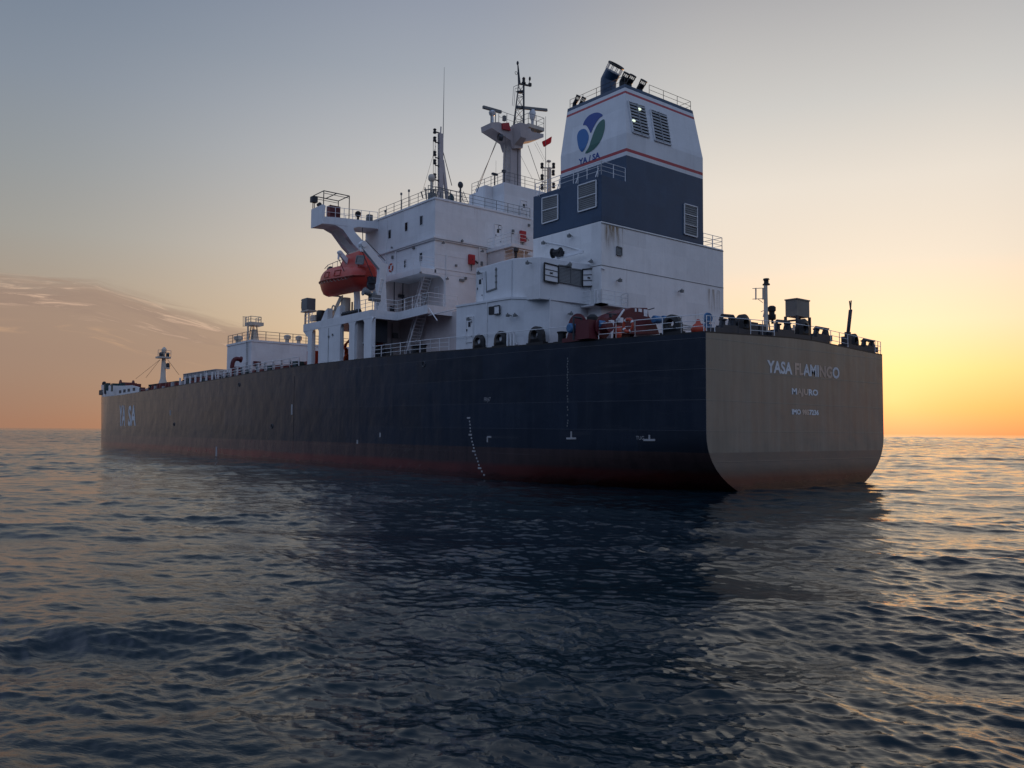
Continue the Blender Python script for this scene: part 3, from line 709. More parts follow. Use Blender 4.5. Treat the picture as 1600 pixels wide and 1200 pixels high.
def emblem(name, pts, mat):
    # outline in pixels of an enlarged crop -> the funnel's port face; filled as a fan of thin slices so it follows the knuckle
    px = [(840+a/5.3333, 90+b/5.3333) for a, b in pts]
    # smooth closed curve through the points
    n = len(px); sm = []
    for i in range(n):
        p0, p1, p2, p3 = px[i-1], px[i], px[(i+1) % n], px[(i+2) % n]
        for k in range(5):
            tt = k/5; sm.append(tuple(.5*((2*b)+(-a+c)*tt+(2*a-5*b+4*c-d)*tt*tt+(-a+3*b-3*c+d)*tt**3) for a, b, c, d in zip(p0, p1, p2, p3)))
    world = [port_face(u, v, .02) for u, v in sm]
    zs_ = [w.z for w in world]
    bm = bmesh.new(); vs = [bm.verts.new(w) for w in world]; f = bm.faces.new(vs)
    bmesh.ops.triangulate(bm, faces=[f])
    bmesh.ops.bisect_plane(bm, geom=bm.verts[:]+bm.edges[:]+bm.faces[:], plane_co=(0, 0, FZK), plane_no=(0, 0, 1))
    for v in bm.verts:
        if v.co.z <= FZK+1e-4: v.co.y = FY+.02
        else: v.co.y = FY+(v.co.z-FZK)*(5.25-FY)/(FZT-FZK)+.02
    bmesh.ops.solidify(bm, geom=bm.faces[:], thickness=.01)
    me = bpy.data.meshes.new(name); bm.to_mesh(me); bm.free(); me.materials.append(M[mat]); return link(bpy.data.objects.new(name, me), fun)
emblem('emblem_lobe', [(332, 690), (331, 650), (345, 615), (372, 597), (398, 597), (418, 622), (427, 660), (420, 700), (402, 745), (374, 786), (352, 768), (339, 735)], 'logo_light')
emblem('emblem_lens', [(380, 560), (402, 513), (440, 476), (488, 459), (524, 464), (543, 484), (515, 506), (490, 540), (465, 585), (444, 628), (430, 600), (412, 572), (396, 562)], 'logo_dark')
emblem('emblem_leaf', [(556, 516), (562, 560), (553, 622), (530, 685), (490, 745), (442, 783), (398, 798), (426, 750), (446, 690), (470, 622), (500, 560), (530, 526)], 'logo_green')
a, b = at(904.5, 258, Y=FY), at(937.5, 247, Y=FY); tl = at(904.5, 248.5, Y=FY)
text_mesh('funnel_lettering', 'YA / SA', (a.x, FY+.015, (a.z+b.z)/2), (-1, 0, 0), (0, 0, 1), a.x-b.x, tl.z-a.z, 'logo_dark', fun, (), .03)
for c4 in (((748, 365), (885, 410), (928, 668), (790, 625)), ((933, 433), (1068, 482), (1108, 733), (972, 690))):
    P = [atp(840+a/5.3333, 90+b/5.3333, ap, an)+an*(.02) for a, b in c4]; tl, tr, br, bl = P
    mb = MB(); mb.prism([q-an*.05 for q in P], an*.06); mb.build('funnel_louvre', 'black', fun)
    mb = MB()
    for i in range(10):
        f = (i+.42)/10; g = (i+.98)/10
        mb.prism([tl.lerp(bl, f)+an*.10, tr.lerp(br, f)+an*.10, tr.lerp(br, g)+an*.12, tl.lerp(bl, g)+an*.12], an*.03)
    mb.beam(tl.lerp(tr, .5)+an*.14, bl.lerp(br, .5)+an*.14, .08, .1, up=tuple(an))
    mb.build('slat', 'hatch', fun)
    mb = MB()
    for q, w in ((tl, bl), (tr, br), (tl, tr), (bl, br)): mb.beam(q+an*.05, w+an*.05, .12, .18, up=tuple(an))
    mb.build('louvre_frame', 'white', fun)
for (u, v) in ((997.5, 171.5), (988.5, 189.5)):       # two lit lamps glimpsed through the grille
    p = atp(u, v, ap, an)+an*.12; mb = MB(); mb.ball(p, .16, 8, 6, (1, 1.6, .8)); M.setdefault('lamp', None)
    if M['lamp'] is None:
        m, t_, b_ = base_mat('lit_lamp'); b_.inputs['Base Color'].default_value = (.8, .85, .7, 1); b_.inputs['Emission Color'].default_value = (.85, 1, .75, 1); b_.inputs['Emission Strength'].default_value = 1.0; M['lamp'] = m
    mb.build('engine_room_lamp', 'lamp', fun)
# exhaust pipes on the funnel top, leaning aft, each with a ring cage under its rim
def exhaust(u0, vb, u1, vt, X, r):
    a = at(u0, vb, X=X); a.z = FZT-.3; d = Vector((-.66, 0, .75)).normalized(); mb = MB()
    tp = at(u1, vt, X=X-.8); H_ = max(.35, (tp.z-a.z)-(.9 if r > .5 else .45)); L = (1.35 if r > .5 else .75)*1.25
    e_ = a+Vector((0, 0, H_)); mid = (d+Vector((0, 0, 1))).normalized(); k = []
    for c_, ax_ in ((a, Vector((0, 0, 1))), (e_-Vector((0, 0, .15)), Vector((0, 0, 1))), (e_+mid*.1, mid), (e_+d*.25, d), (e_+d*(L*.6), d)):
        u_ = Vector((0, 1, 0)); w_ = ax_.cross(u_).normalized(); k.append([c_+u_*(r*math.cos(j*.349066))+w_*(r*math.sin(j*.349066)) for j in range(18)])
    mb.add([q for s_ in k for q in s_], [(i*18+j, i*18+(j+1) % 18, (i+1)*18+(j+1) % 18, (i+1)*18+j) for i in range(4) for j in range(18)]+[tuple(range(72, 90))])
    a = e_
    p = mb.build('exhaust_pipe', 'blue' if r > .5 else 'black', fun, smooth=True)
    mb = MB(); u, w = perp(d)
    for k in range(10):
        q = u*math.cos(k*.6283)*r+w*math.sin(k*.6283)*r; mb.tube(a+d*L*.6+q, a+d*L+q, .05 if r > .5 else .035, n=4)
    mb.each('cage_bar', 'white_clean' if r > .5 else 'black', p)
    mb = MB(); mb.ring(a+d*L, d, r, .10 if r > .5 else .07, n=18, k=6); mb.build('pipe_rim', 'black', p)
exhaust(950.5, 142, 960, 109.5, 19.6, .82); exhaust(972.5, 135, 975, 115, 17.0, .33); exhaust(982, 138, 986, 119, 17.0, .33)
exhaust(999, 144, 1003, 127, 17.2, .34); exhaust(897.5, 165, 900, 151, 23.6, .22); exhaust(906, 162, 908.5, 154, 23.0, .22)
p = at(1022, 152, X=18); mb = MB(); mb.lathe([(1.1, 0), (1.05, .55), (.7, .95), (.15, 1.1)], (18.4, p.y, FZT-.02), n=18); mb.build('vent_hood', 'blue', fun, smooth=True)
r_ = fring(FZT); rail([(r_[1]-.2, r_[2]-.15, FZT), (r_[0]+.15, r_[2]-.15, FZT)], fun, h=.95, bars=2, mat='dark', r=.03, rb=.022)
rail([(r_[0]+.15, 1.5, FZT), (r_[0]+.15, -r_[2]+.15, FZT), (r_[1]-.2, -r_[2]+.15, FZT)], fun, h=1.0, bars=2, mat='dark', r=.03, rb=.022)

# ------------------------------------------------------- poop house, two tiers beside the casing
def tops(l): return [tuple(p) for p in l]
z1t = 17.35
p711 = at(713, 477.5, Z=z1t); p799 = at(799, 464, Y=15.3); p859 = at(859, 465.5, X=17.1)
P1 = [(p711.x, p711.y), (p799.x, p799.y), (p859.x, p859.y), (p859.x-.1, CY_-.5), (p711.x, CY_-.5)]
mb = MB(); mb.plan(P1, 12.2, [z1t, p799.z, p859.z, p859.z, z1t]); poop = mb.build('poop_house', 'white', ship, bevel=.05)
mb = MB(); mb.plan([(p711.x+.1, -p711.y), (p711.x+.1, -CY_+.5), (p859.x, -CY_+.5), (p859.x, -p859.y), (p799.x, -p799.y)], 12.2, z1t); mb.build('starboard_house', 'white', poop)
a, b, c, d = at(744, 419.5, Y=14.35), at(800, 404.5, Y=14.45), at(844, 401, X=17.2), at(931, 418, X=16.4)
P2 = [(a.x, a.y), (b.x, b.y), (c.x, c.y), (16.6, CY_-.2), (a.x, CY_-.2)]
mb = MB(); mb.plan(P2, [z1t-.1, p799.z-.2, p859.z-.2, p859.z-.2, z1t-.1], [a.z, b.z, c.z, c.z, a.z]); upoop = mb.build('upper_poop_house', 'white', ship, bevel=.05)
# the deck edge plates
mb = MB()
for (q, za_), (w, zb3) in zip(((P1[0], z1t), (P1[1], p799.z), (P1[2], p859.z)), ((P1[1], p799.z), (P1[2], p859.z), (P1[3], p859.z))): mb.beam((*q, za_-.08), (*w, zb3-.08), .16, .2)
q = at(939, 476, X=CX_-.3); w = at(975, 485.5, X=CX_-.3)
mb.box(CX_-.9, CX_, w.y, CY_+.9, q.z-.1, q.z+.06); mb.box(CX_-.9, P1[2][0], CY_, CY_+.9, q.z-.1, q.z+.06); mb.build('deck_edge', 'white', poop)
rail([(CX_+2, CY_+.85, q.z+.06), (CX_-.85, CY_+.85, q.z+.06), (CX_-.85, w.y+.05, q.z+.06), (CX_-.1, w.y+.05, q.z+.06)], poop, h=1.25, step=1.6)
# seams and pipes on the walls
nchamf = Vector((P2[2][1]-P2[1][1], P2[1][0]-P2[2][0], 0)).normalized()
def wallpt(u, v, P, i):
    A, B = Vector((*P[i], 0)), Vector((*P[i+1], 0)); n = Vector((-(B-A).y, (B-A).x, 0)).normalized()
    if n.dot(CAM-A) < 0: n = -n
    return atp(u, v, A, n), n
mb = MB()
for u, v0, v1, P, i in ((761.5, 472, 540, P1, 0), (859.8, 466, 530, P1, 1), (800.2, 406, 468, P2, 0), (844.5, 403, 466, P2, 1)):
    q, n = wallpt(u, v0, P, i); w, n = wallpt(u, v1, P, i); mb.tube(q+n*.06, Vector((q.x, q.y, w.z))+n*.06, .05, n=5)
mb.build('drain_pipe', 'white_clean', poop)
# big louvred openings with their doors folded back, on the aft wall of the upper tier
def awall(u, v): return wallpt(u, v, P2, 2)[0]
_, nA = wallpt(880, 430, P2, 2)
for tlr in (((872, 414.5), (891, 417), (891, 443.5), (872, 440.5)), ((891.5, 420), (907, 422), (907, 447), (891.5, 443.8))):
    louvre(upoop, [awall(u, v)+nA*.03 for u, v in tlr], bars=0, frame='grey', nsl=12, out=nA)
for tlr in (((848.5, 411), (870.5, 416.5), (870.5, 443), (848.5, 439)), ((908, 421.5), (928, 420), (928, 447.5), (908, 448))):
    P = [awall(u, v)+nA*.12 for u, v in tlr]; mb = MB(); mb.prism(P, nA*.06); o = mb.build('louvre_door', 'white_clean', upoop)
    mb = MB()
    for q, w in zip(P, P[1:]+P[:1]): mb.beam(q+nA*.09, w+nA*.09, .11, .09, up=tuple(nA))
    for f in (.33, .66): mb.beam(P[0].lerp(P[3], f)+nA*.08, P[1].lerp(P[2], f)+nA*.08, .05, .06, up=tuple(nA))
    c_ = P[0].lerp(P[2], .5); mb.beam(c_-Vector((0, .15, 0))+nA*.1, c_+Vector((0, .15, 0))+nA*.1, .1, .1); mb.build('door_frame', 'black', upoop)
# a door standing open beside a dark doorway in the lower tier
q, n1 = wallpt(764, 479, P1, 0)
def w1(u, v): return wallpt(u, v, P1, 0)[0]+n1*.02
P = [w1(764, 479.5), w1(772, 478.5), w1(772, 491.5), w1(764, 492)]; mb = MB(); mb.prism(P, n1*.03); mb.build('doorway', 'black', poop)
P = [w1(774, 478.8), w1(782.5, 477.5), w1(782.5, 490.5), w1(774, 491.5)]; mb = MB(); mb.prism([k+n1*.1 for k in P], n1*.05); mb.build('open_shutter', 'white_clean', poop)
mb = MB()
for q, w in zip(P, P[1:]+P[:1]): mb.beam(q+n1*.14, w+n1*.14, .1, .1, up=tuple(n1))
mb.build('shutter_frame', 'dark', poop)
# doors of the poop houses
q, n2 = wallpt(748, 461, P2, 0); door(upoop, Vector((q.x-.3, q.y, z1t+.1)), Vector((0, 1, 0)), 1.0, 3.0)
q, n2 = wallpt(734, 540, P1, 0); door(poop, Vector((q.x, q.y, 13.4)), Vector((0, 1, 0)), 1.0, 2.5)
# a framed hatch panel
def w2(u, v): return wallpt(u, v, P2, 0)[0]+n2*.03
P = [w2(759.5, 424), w2(775.5, 418), w2(775.5, 451), w2(760.5, 456)]; mb = MB()
mb.beam(P[3], P[2], .12, .14); mb.beam(P[2], P[1], .1, .1, up=(0, 1, 0)); mb.beam(P[3], P[0], .04, .05, up=(0, 1, 0))
for f in (.1, .4, .7, 1.): c_ = P[1].lerp(P[2], f); mb.cbox(c_, .25, .1, .18)
mb.build('hatch_frame', 'grey', upoop)
for u, v, P, i, par in ((753, 427, P2, 0, upoop), (830.5, 411, P2, 1, upoop), (737, 499, P1, 0, poop), (799, 493, P1, 0, poop), (887.5, 490.5, P1, 2, poop), (886, 414, P2, 2, upoop), (919, 409, P2, 2, upoop), (808.5, 493, P1, 1, poop)):
    q, n = wallpt(u, v, P, i); fitting_lamp(q, par, n, .26)
for u, v, ax, val, par, n in ((894.5, 369, 'Y', CY_, casing, (0, 1, 0)), (854, 380, 'Y', CY_, casing, (0, 1, 0)), (963.5, 438.5, 'X', CX_, casing, (-1, 0, 0)), (1060, 455, 'X', CX_, casing, (-1, 0, 0))):
    fitting_lamp(at(u, v, **{ax: val}), par, n, .3)
# stores crane folded on top of the upper tier
c_ = at(871, 404, Y=10.6); z0 = c[2]
mb = MB(); mb.tube((c_.x, 10.6, z0-.2), (c_.x, 10.6, c_.z+.1), .16, n=8); mb.beam((c_.x-.2, 10.6, c_.z+.1), at(911, 393, Y=10.0), .2, .26); mb.beam((c_.x, 10.6, c_.z+.5), at(909, 391, Y=10.0), .06, .06); cr = mb.build('stores_crane', 'white_clean', ship)
mb = MB(); mb.lathe([(.5, -.5), (.5, -.4), (.34, -.38), (.34, .38), (.5, .4), (.5, .5)], (c_.x, 10.7, c_.z+.55), (1, .3, 0), 12); mb.cbox((c_.x-.5, 10.7, c_.z+.35), .7, .5, .5); mb.build('crane_winch', 'black', cr)
mb = MB(); mb.path([at(853, 378, Y=CY_+.1), at(883, 384, Y=CY_+.1), at(910, 392, Y=CY_+.1)], .05); mb.path([at(945, 421, X=CX_-.1), at(938, 418, X=CX_-.1)], .05)
for u in (929, 933.5): mb.tube(at(u, 452, Y=CY_+.3), at(u, 478, Y=CY_+.3), .07)
mb.build('pipework', 'white_clean', casing)

# ------------------------------------------------------- accommodation block
HY = 7.8
q = at(680, 309, Y=HY); HX = q.x; HZ = q.z; HXF = HX+17.5; LZ = at(680, 370, Y=HY).z
bq = at(657, 417, X=HX); BY, BZ = bq.y, bq.z; NY = at(695, 440, X=HX).y
mb = MB(); mb.box(HX, HXF, -HY-3, HY, BZ-.5, HZ); house = mb.build('accommodation_block', 'white', ship, bevel=.06)
mb = MB(); mb.box(HX+.004, HXF, -NY, NY, 12.2, BZ-.5); mb.build('lower_tier', 'white', house)
mb = MB(); mb.box(HX-.28, HXF, HY-.004, HY+.28, LZ-.16, LZ+.1); mb.box(HX-.28, HX, -HY, HY, LZ-.16, LZ+.1); mb.box(HX-.1, HXF, HY, HY+.1, HZ-.12, HZ+.12); mb.box(HX-.1, HX, -HY, HY, HZ-.12, HZ+.12)
mb.box(HX-.03, HX, -HY, HY, BZ+1.9, BZ+1.96); mb.build('deck_ledge', 'white', house)
mb = MB(); mb.tube((HX-.15, HY+.15, LZ-.3), (HX+9, HY+.15, LZ-.3), .06); mb.tube((HX-.15, HY+.15, LZ-.3), (HX-.15, -3, LZ-.3), .06); mb.tube((HX-.15, 1, LZ-.3), (HX-.15, 1, 20), .06); mb.tube((HX+9, HY+.15, LZ-.3), (HX+9, HY+.15, BZ), .06)
mb.tube((HX-.12, 6.1, 20), (HX-.12, 6.1, BZ+2), .05); mb.tube((HX+11.5, HY+.12, HZ-.5), (HX+11.5, HY+.12, BZ), .05); mb.build('pipework', 'white_clean', house)
for u, v in ((609, 366), (635, 354.5), (658.5, 344.5)): window_y(house, u, v, HY, .68, 1.15)
for u, v in ((658, 401.5), (633.5, 412)): window_y(house, u, v, HY, .62, 1.05)
window_y(house, 682.5, 457, NY, .75, 1.25)
# wing deck and aft side details
door(house, (HX, at(786, 370, X=HX).y+.9, LZ+.25), (-1, 0, 0), 1.0, 2.9)
p = at(781, 355.5, X=HX); mb = MB(); mb.ring((HX-.03, p.y, p.z), (1, 0, 0), .3, .07, 14, 5); mb.lathe([(.28, 0), (.28, .04)], (HX-.06, p.y, p.z), (1, 0, 0), 14); mb.build('porthole', 'dark', house)
for u, v in ((690, 380), (751, 393), (696, 436), (719, 377)):
    p = at(u, v, X=HX); fitting_lamp(p, house, (-1, 0, 0), .24)
# fire hose boxes
def hose_box(u, v, ax, val, s=(.9, 1.25)):
    p = at(u, v, **{ax: val}); mb = MB()
    if ax == 'X': mb.box(val-.35, val-.02, p.y-s[0]/2, p.y+s[0]/2, p.z-s[1]/2, p.z+s[1]/2); mb.box(val-.39, val-.35, p.y-s[0]/2+.12, p.y+s[0]/2-.12, p.z-s[1]/2+.12, p.z+s[1]/2-.12)
    else: mb.box(p.x-s[0]/2, p.x+s[0]/2, val+.02, val+.35, p.z-s[1]/2, p.z+s[1]/2)
    b_ = mb.build('fire_hose_box', 'red', house, bevel=.03); mb = MB()
    if ax == 'X': mb.cbox((val-.42, p.y, p.z), .05, .08, .2); mb.tube((val-.2, p.y-s[0]/2-.15, p.z-.1), (val-.2, p.y-s[0]/2-.55, p.z-.35), .11); mb.tube((val-.2, p.y, p.z-s[1]/2), (val-.2, p.y, p.z-s[1]/2-.8), .06)
    mb.v and mb.build('hydrant', 'dark', b_)
hose_box(735.5, 406, 'X', HX); hose_box(815.5, 370, 'X', HX, (.95, 1.5))
# small fittings on the walls
mb = MB()
for u, v, w, h in ((721, 438, .7, .3), (727, 435, .3, .3), (712, 415, .25, .25), (801, 362, .3, .5), (826, 352, .3, .3), (790, 400, .3, .3), (752, 412, .25, .5)):
    p = at(u, v, X=HX); mb.box(HX-.2, HX, p.y-w/2, p.y+w/2, p.z-h/2, p.z+h/2)
for u, v, w, h in ((614, 402, .3, .4), (647, 388, .4, .2), (613, 387, .2, .2)):
    p = at(u, v, Y=HY); mb.box(p.x-w/2, p.x+w/2, HY, HY+.2, p.z-h/2, p.z+h/2)
mb.each('junction_box', 'grey', house)
# little balcony between the block and the funnel
q = at(799, 379.5, X=HX-5.2); w = at(832, 386, X=HX-5.2); xb = HX-5.2
mb = MB(); mb.box(xb, HX, w.y-.6, q.y, q.z-.42, q.z); balc = mb.build('aft_balcony', 'white', house)
mb = MB(); mb.box(xb+1.6, HX-.1, w.y-.6, q.y-.2, 20, q.z-.42); mb.build('stair_trunk', 'interior', house)
rail([(HX-.3, q.y-.08, q.z), (xb+.08, q.y-.08, q.z), (xb+.08, w.y-.6, q.z)], balc, h=1.35, step=1.5)
mb = MB(); z0_ = P2 and b.z
zr = at(799, 404, X=xb).z
rail([(HX-.3, q.y-.3, zr-.2), (xb, q.y-.3, zr-.2), (xb, w.y-.4, zr-.2)], balc, h=1.5, step=1.5, r=.06)
mb = MB(); p = at(806, 393, X=xb); mb.lathe([(.16, -.9), (.2, -.2), (.42, 0), (.42, .35), (.1, .5)], tuple(p), n=10); mb.build('ventilator', 'dark', balc)
# B deck, open at the side, with a stair under it
bx1 = HX+14.5
mb = MB(); mb.box(HX, bx1, HY-.3, BY, BZ-.55, BZ); mb.box(HX, bx1, NY, HY-.3, BZ-.55, BZ-.5); mb.box(HX, HX+.2, NY, BY, BZ-.75, BZ-.55); mb.box(HX, bx1, BY-.2, BY, BZ-.75, BZ-.55); bdeck = mb.build('boat_deck', 'white', ship, bevel=.03)
rail([(bx1-2.5, BY-.08, BZ), (HX+.08, BY-.08, BZ), (HX+.08, HY-.1, BZ)], bdeck, h=1.4, step=1.75)
rail([(HX-.05, HY-.2, BZ+.1), (HX-.05, -6, BZ+.1)], bdeck, h=.05, bars=1, posts=False)
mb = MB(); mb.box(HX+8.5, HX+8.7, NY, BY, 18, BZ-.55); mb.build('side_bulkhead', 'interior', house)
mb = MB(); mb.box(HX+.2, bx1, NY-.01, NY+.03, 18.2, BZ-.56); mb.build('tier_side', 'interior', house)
mb = MB(); mb.cbox((HX+8.3, NY+1.2, 22.2), .3, .8, .4); mb.cbox((HX+8.3, NY+2.6, 20.4), .3, .4, .6); mb.tube((HX+8.4, NY+.9, 18.5), (HX+8.4, NY+.9, 24), .06); mb.tube((HX+8.4, NY+2.2, 18.5), (HX+8.4, NY+2.2, 24), .05); mb.build('cable_box', 'dark', house)
s0 = at(648, 476, Y=NY+.9); s1 = at(666, 434, Y=NY+.9)
stairs((s0.x, NY+.8, 18.75), (s0.x-2.9, NY+.8, BZ-.3), house, w=1.1)
# rounded brackets where the open side meets the wall
def bracket(p, d1, d2, r, th, name='bracket', parent=None):
    p = Vector(p); d1, d2 = Vector(d1), Vector(d2); pts = [p]+[p+d1*r+d2*r-d1*r*math.cos(a)*1.0-d2*r*math.sin(a) if False else p+d1*(r-r*math.sin(a))+d2*(r-r*math.cos(a)) for a in [k*math.pi/12 for k in range(7)]]
    return pts
mb = MB(); mb.prism(bracket((HX+.02, NY, BZ-.75), (0, 1, 0), (0, 0, -1), 1.1, .1), (.12, 0, 0)); mb.build('corner_bracket', 'white', house)

# ------------------------------------------------------- A deck: the pillared gallery along the ship's side
AZ = at(580, 484, Y=16).z; AZb = AZ-.98; Y0 = 16.0
n1 = at(621, 488, Z=AZ); n2 = at(668, 476, Z=AZ); pxX = lambda u, v=540: at(u, v, Y=Y0).x
ax0 = pxX(580); ax1 = pxX(474, 514)
PL = [(ax1, Y0), (ax0, Y0), (ax0-.05, n1.y), (n2.x, n2.y), (n2.x-.02, 5.5), (ax1, 5.5)]
mb = MB(); mb.plan(PL, AZb+.55, AZ)
gal = None
for a_, b_ in zip(PL[:4], PL[1:5]):
    A_, B_ = Vector((*a_, 0)), Vector((*b_, 0)); n_ = Vector((-(B_-A_).y, (B_-A_).x, 0)).normalized(); n_ = n_ if n_.dot(CAM-A_) > 0 else -n_
    mb.prism([(A_.x+n_.x*.015, A_.y+n_.y*.015, AZb), (B_.x+n_.x*.015, B_.y+n_.y*.015, AZb), (B_.x+n_.x*.015, B_.y+n_.y*.015, AZ+.006), (A_.x+n_.x*.015, A_.y+n_.y*.015, AZ+.006)], -n_*.16)
gal = mb.build('gallery_deck', 'white', ship)
def zd(x): return interp(x, ZD)
mb = MB()
cols = [(480.5, 487), (497.5, 531), (545, 553.5), (568.5, 580)]
ops = [(487, 497.5), (531, 545), (553.5, 568.5)]
zt = AZb+.02
for u0, u1 in cols:
    x0, x1 = pxX(u1), pxX(u0); zz = min(zd(x0), zd(x1))
    mb.hexa([(x0, Y0-.22, zz-.1), (x1, Y0-.22, zz-.1), (x1, Y0-.004, zz-.1), (x0, Y0-.004, zz-.1), (x0, Y0-.22, zt), (x1, Y0-.22, zt), (x1, Y0-.004, zt), (x0, Y0-.004, zt)])
for u0, u1 in ops:                                          # rounded heads of the openings
    x0, x1 = pxX(u1), pxX(u0)
    for xa, d in ((x0, 1), (x1, -1)): mb.prism([(p.x, Y0-.2, p.z) for p in [Vector(k) for k in bracket((xa, Y0, AZb), (d, 0, 0), (0, 0, -1), .55, .1)]], (0, .18, 0))
x0 = pxX(480.5); mb.prism([(x0, Y0-.2, AZb), (ax1, Y0-.2, AZb), (x0, Y0-.2, AZb-.9)], (0, .18, 0))
x0 = pxX(580); mb.prism([(p.x, Y0-.2, p.z) for p in [Vector(k) for k in bracket((x0, Y0, AZb), (-1, 0, 0), (0, 0, -1), .7, .1)]], (0, .18, 0))
# deep fins so the pillars read as plates with depth
for u in (487, 531, 553.5, 568.5, 497.5, 545, 580): x_ = pxX(u); mb.box(x_-.05, x_+.05, Y0-.5, Y0-.2, zd(x_)-.1, AZb)
mb.build('side_screen', 'white', gal)
mb = MB()
for u0, v in ((514, 526), (520, 523)): p = at(u0, v, Y=Y0); mb.box(p.x-.12, p.x+.12, Y0, Y0+.12, p.z-.12, p.z+.12)
p = at(513, 545, Y=Y0); mb.box(p.x-.03, p.x+.03, Y0-.01, Y0+.03, 13.2, 17.6); mb.build('panel_fitting', 'grey', gal)
# barred screen in the last opening
x0, x1 = pxX(568.5), pxX(555); mb = MB(); za_, zb2 = at(562, 537, Y=15).z, at(562, 503, Y=15).z
for k in range(5): x_ = x0+(x1-x0)*(k+.3)/5; mb.beam((x_, 15.0, za_), (x_, 15.0, zb2), .12, .12)
mb.beam((x0, 15, za_), (x1, 15, za_), .1, .12); mb.beam((x0, 15, zb2), (x1, 15, zb2), .1, .12); mb.build('barred_screen', 'white', gal)
mb = MB(); mb.box(x0-.3, x1-.4, 13, 14.6, za_, zb2); mb.box(pxX(545)+.2, pxX(534)+.6, 12.5, 14.8, at(540, 520, Y=14).z, AZb); mb.each('ventilation_trunk', 'dark', gal)
p = at(564, 555, Y=14); mb = MB(); mb.lathe([(1.1, -.8), (1.1, -.7), (.5, -.65), (.5, .65), (1.1, .7), (1.1, .8)], (p.x, 14, zd(p.x)+1.4), (0, 1, 0), 16); mb.build('cable_reel', 'dark', gal, smooth=True)
# walls inside the gallery
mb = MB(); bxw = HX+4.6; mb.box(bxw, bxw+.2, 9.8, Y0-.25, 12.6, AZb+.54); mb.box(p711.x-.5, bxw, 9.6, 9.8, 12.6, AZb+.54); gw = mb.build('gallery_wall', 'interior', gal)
stairs((at(640, 545, Y=10.8).x, 10.9, 13.0), (at(640, 545, Y=10.8).x-2.8, 10.9, AZ-.3), gal, w=1.2)
mb = MB()
for (yy, zz2, w, h) in ((11.5, 14.2, 1.0, .9), (12.6, 14.6, .5, .5), (13.6, 13.9, 1.3, 1.0), (14.7, 15.3, .4, .8), (10.6, 16.4, .7, .6), (12.2, 16.6, .5, .4)): mb.box(bxw-.4, bxw, yy-w/2, yy+w/2, zz2-h/2, zz2+h/2)
for xx, zz2, w, h in ((35, 16.2, .6, .8), (33.5, 16.0, .3, .5), (36.3, 14.0, .4, .4)): mb.box(xx-w/2, xx+w/2, 9.8, 10.0, zz2-h/2, zz2+h/2)
for yy in (11, 12.1, 13.1, 14.3): mb.tube((bxw-.15, yy, 13), (bxw-.15, yy, 17.9), .05)
mb.tube((33, 9.95, 13), (33, 9.95, 17.8), .05); mb.tube((34, 9.95, 13), (34, 9.95, 17.8), .05); mb.each('wall_fitting', 'grey', gw)
mb = MB(); mb.box(bxw-1.3, bxw-.5, 12.6, 14.9, 13.0, 14.3); mb.box(40, 42, 12.5, 13.8, 12.9, 13.8); mb.build('deck_locker', 'dark', gal)
mb = MB(); mb.box(bxw-.7, bxw-.42, 12.6, 13.4, 14.9, 15.8); mb.build('fire_hose_box', 'red', gal)
mb = MB(); mb.tube((n2.x+.1, n2.y-.2, AZ-.3), (n2.x-3.2, n2.y+.8, AZ-2.2), .05); mb.tube((n2.x-.1, n2.y-.1, AZb-.25), (p711.x+.4, p711.y-.6, AZb-.6), .05); mb.build('awning_spar', 'white_clean', gal)
# rails on the gallery deck and along the ship's side
rail([(ax0+3.4, Y0-.1, AZ), (ax0+.06, Y0-.1, AZ), (ax0+.02, n1.y-.05, AZ), (n2.x+.02, n2.y-.1, AZ), (n2.x+.06, 9.0, AZ)], gal, h=1.4, step=1.75)
rail([(ax1-.1, Y0-2, AZ), (ax1-.1, Y0-.1, AZ), (ax1-2.4, Y0-.1, AZ)], gal, h=1.4, step=1.2)
rail([deck_pt(x) for x in (46.2, 42, 38, 34, 30.6)], ship, step=2.0)
rail([deck_pt(x, .1) for x in (30.6, 27, 23, 19, 15.5, 12.4)], ship, step=2.4, bars=1, posts=False)
rail([deck_pt(x, .1) for x in (10.2, 8.4, 6.5, 3.9)], ship, step=1.75)
rail([deck_pt(x, .1) for x in (3.9, 2.2, .25)], ship, step=1.9, r=.036)
# box on a post at the forward end of the gallery deck
p = at(482, 476, Y=15.2); mb = MB(); mb.cbox((p.x, 15.2, p.z), 1.7, 1.3, 1.6); mb.box(p.x+.85, p.x+1.1, 14.6, 15.8, p.z+.55, p.z+.75); sb = mb.build('equipment_box', 'grey', gal, bevel=.06)
mb = MB(); mb.tube((p.x+.6, 15.3, AZ), (p.x+.6, 15.3, p.z-.8), .14); mb.tube((p.x-.5, 15.3, AZ), (p.x-.5, 15.3, p.z-.8), .08); mb.box(p.x-1.3, p.x+.9, 14.6, 15.9, p.z-1.05, p.z-.85); mb.build('box_post', 'cream', sb)
mb = MB(); mb.box(p.x+.7, p.x+.88, 14.8, 15.86, p.z-.5, p.z+.4); mb.build('box_opening', 'black', sb)
p = at(499, 497, Y=15); mb = MB(); mb.cbox((p.x+1.2, 15, p.z+.1), 1.6, .8, .7); mb.build('life_raft_box', 'cream', gal); mb = MB(); mb.lathe([(.5, -.8), (.62, -.6), (.62, .6), (.5, .8)], (p.x-.5, 15, p.z+.15), (0, 0, 1), 12); mb.build('vent_cowl', 'black', gal, smooth=True)

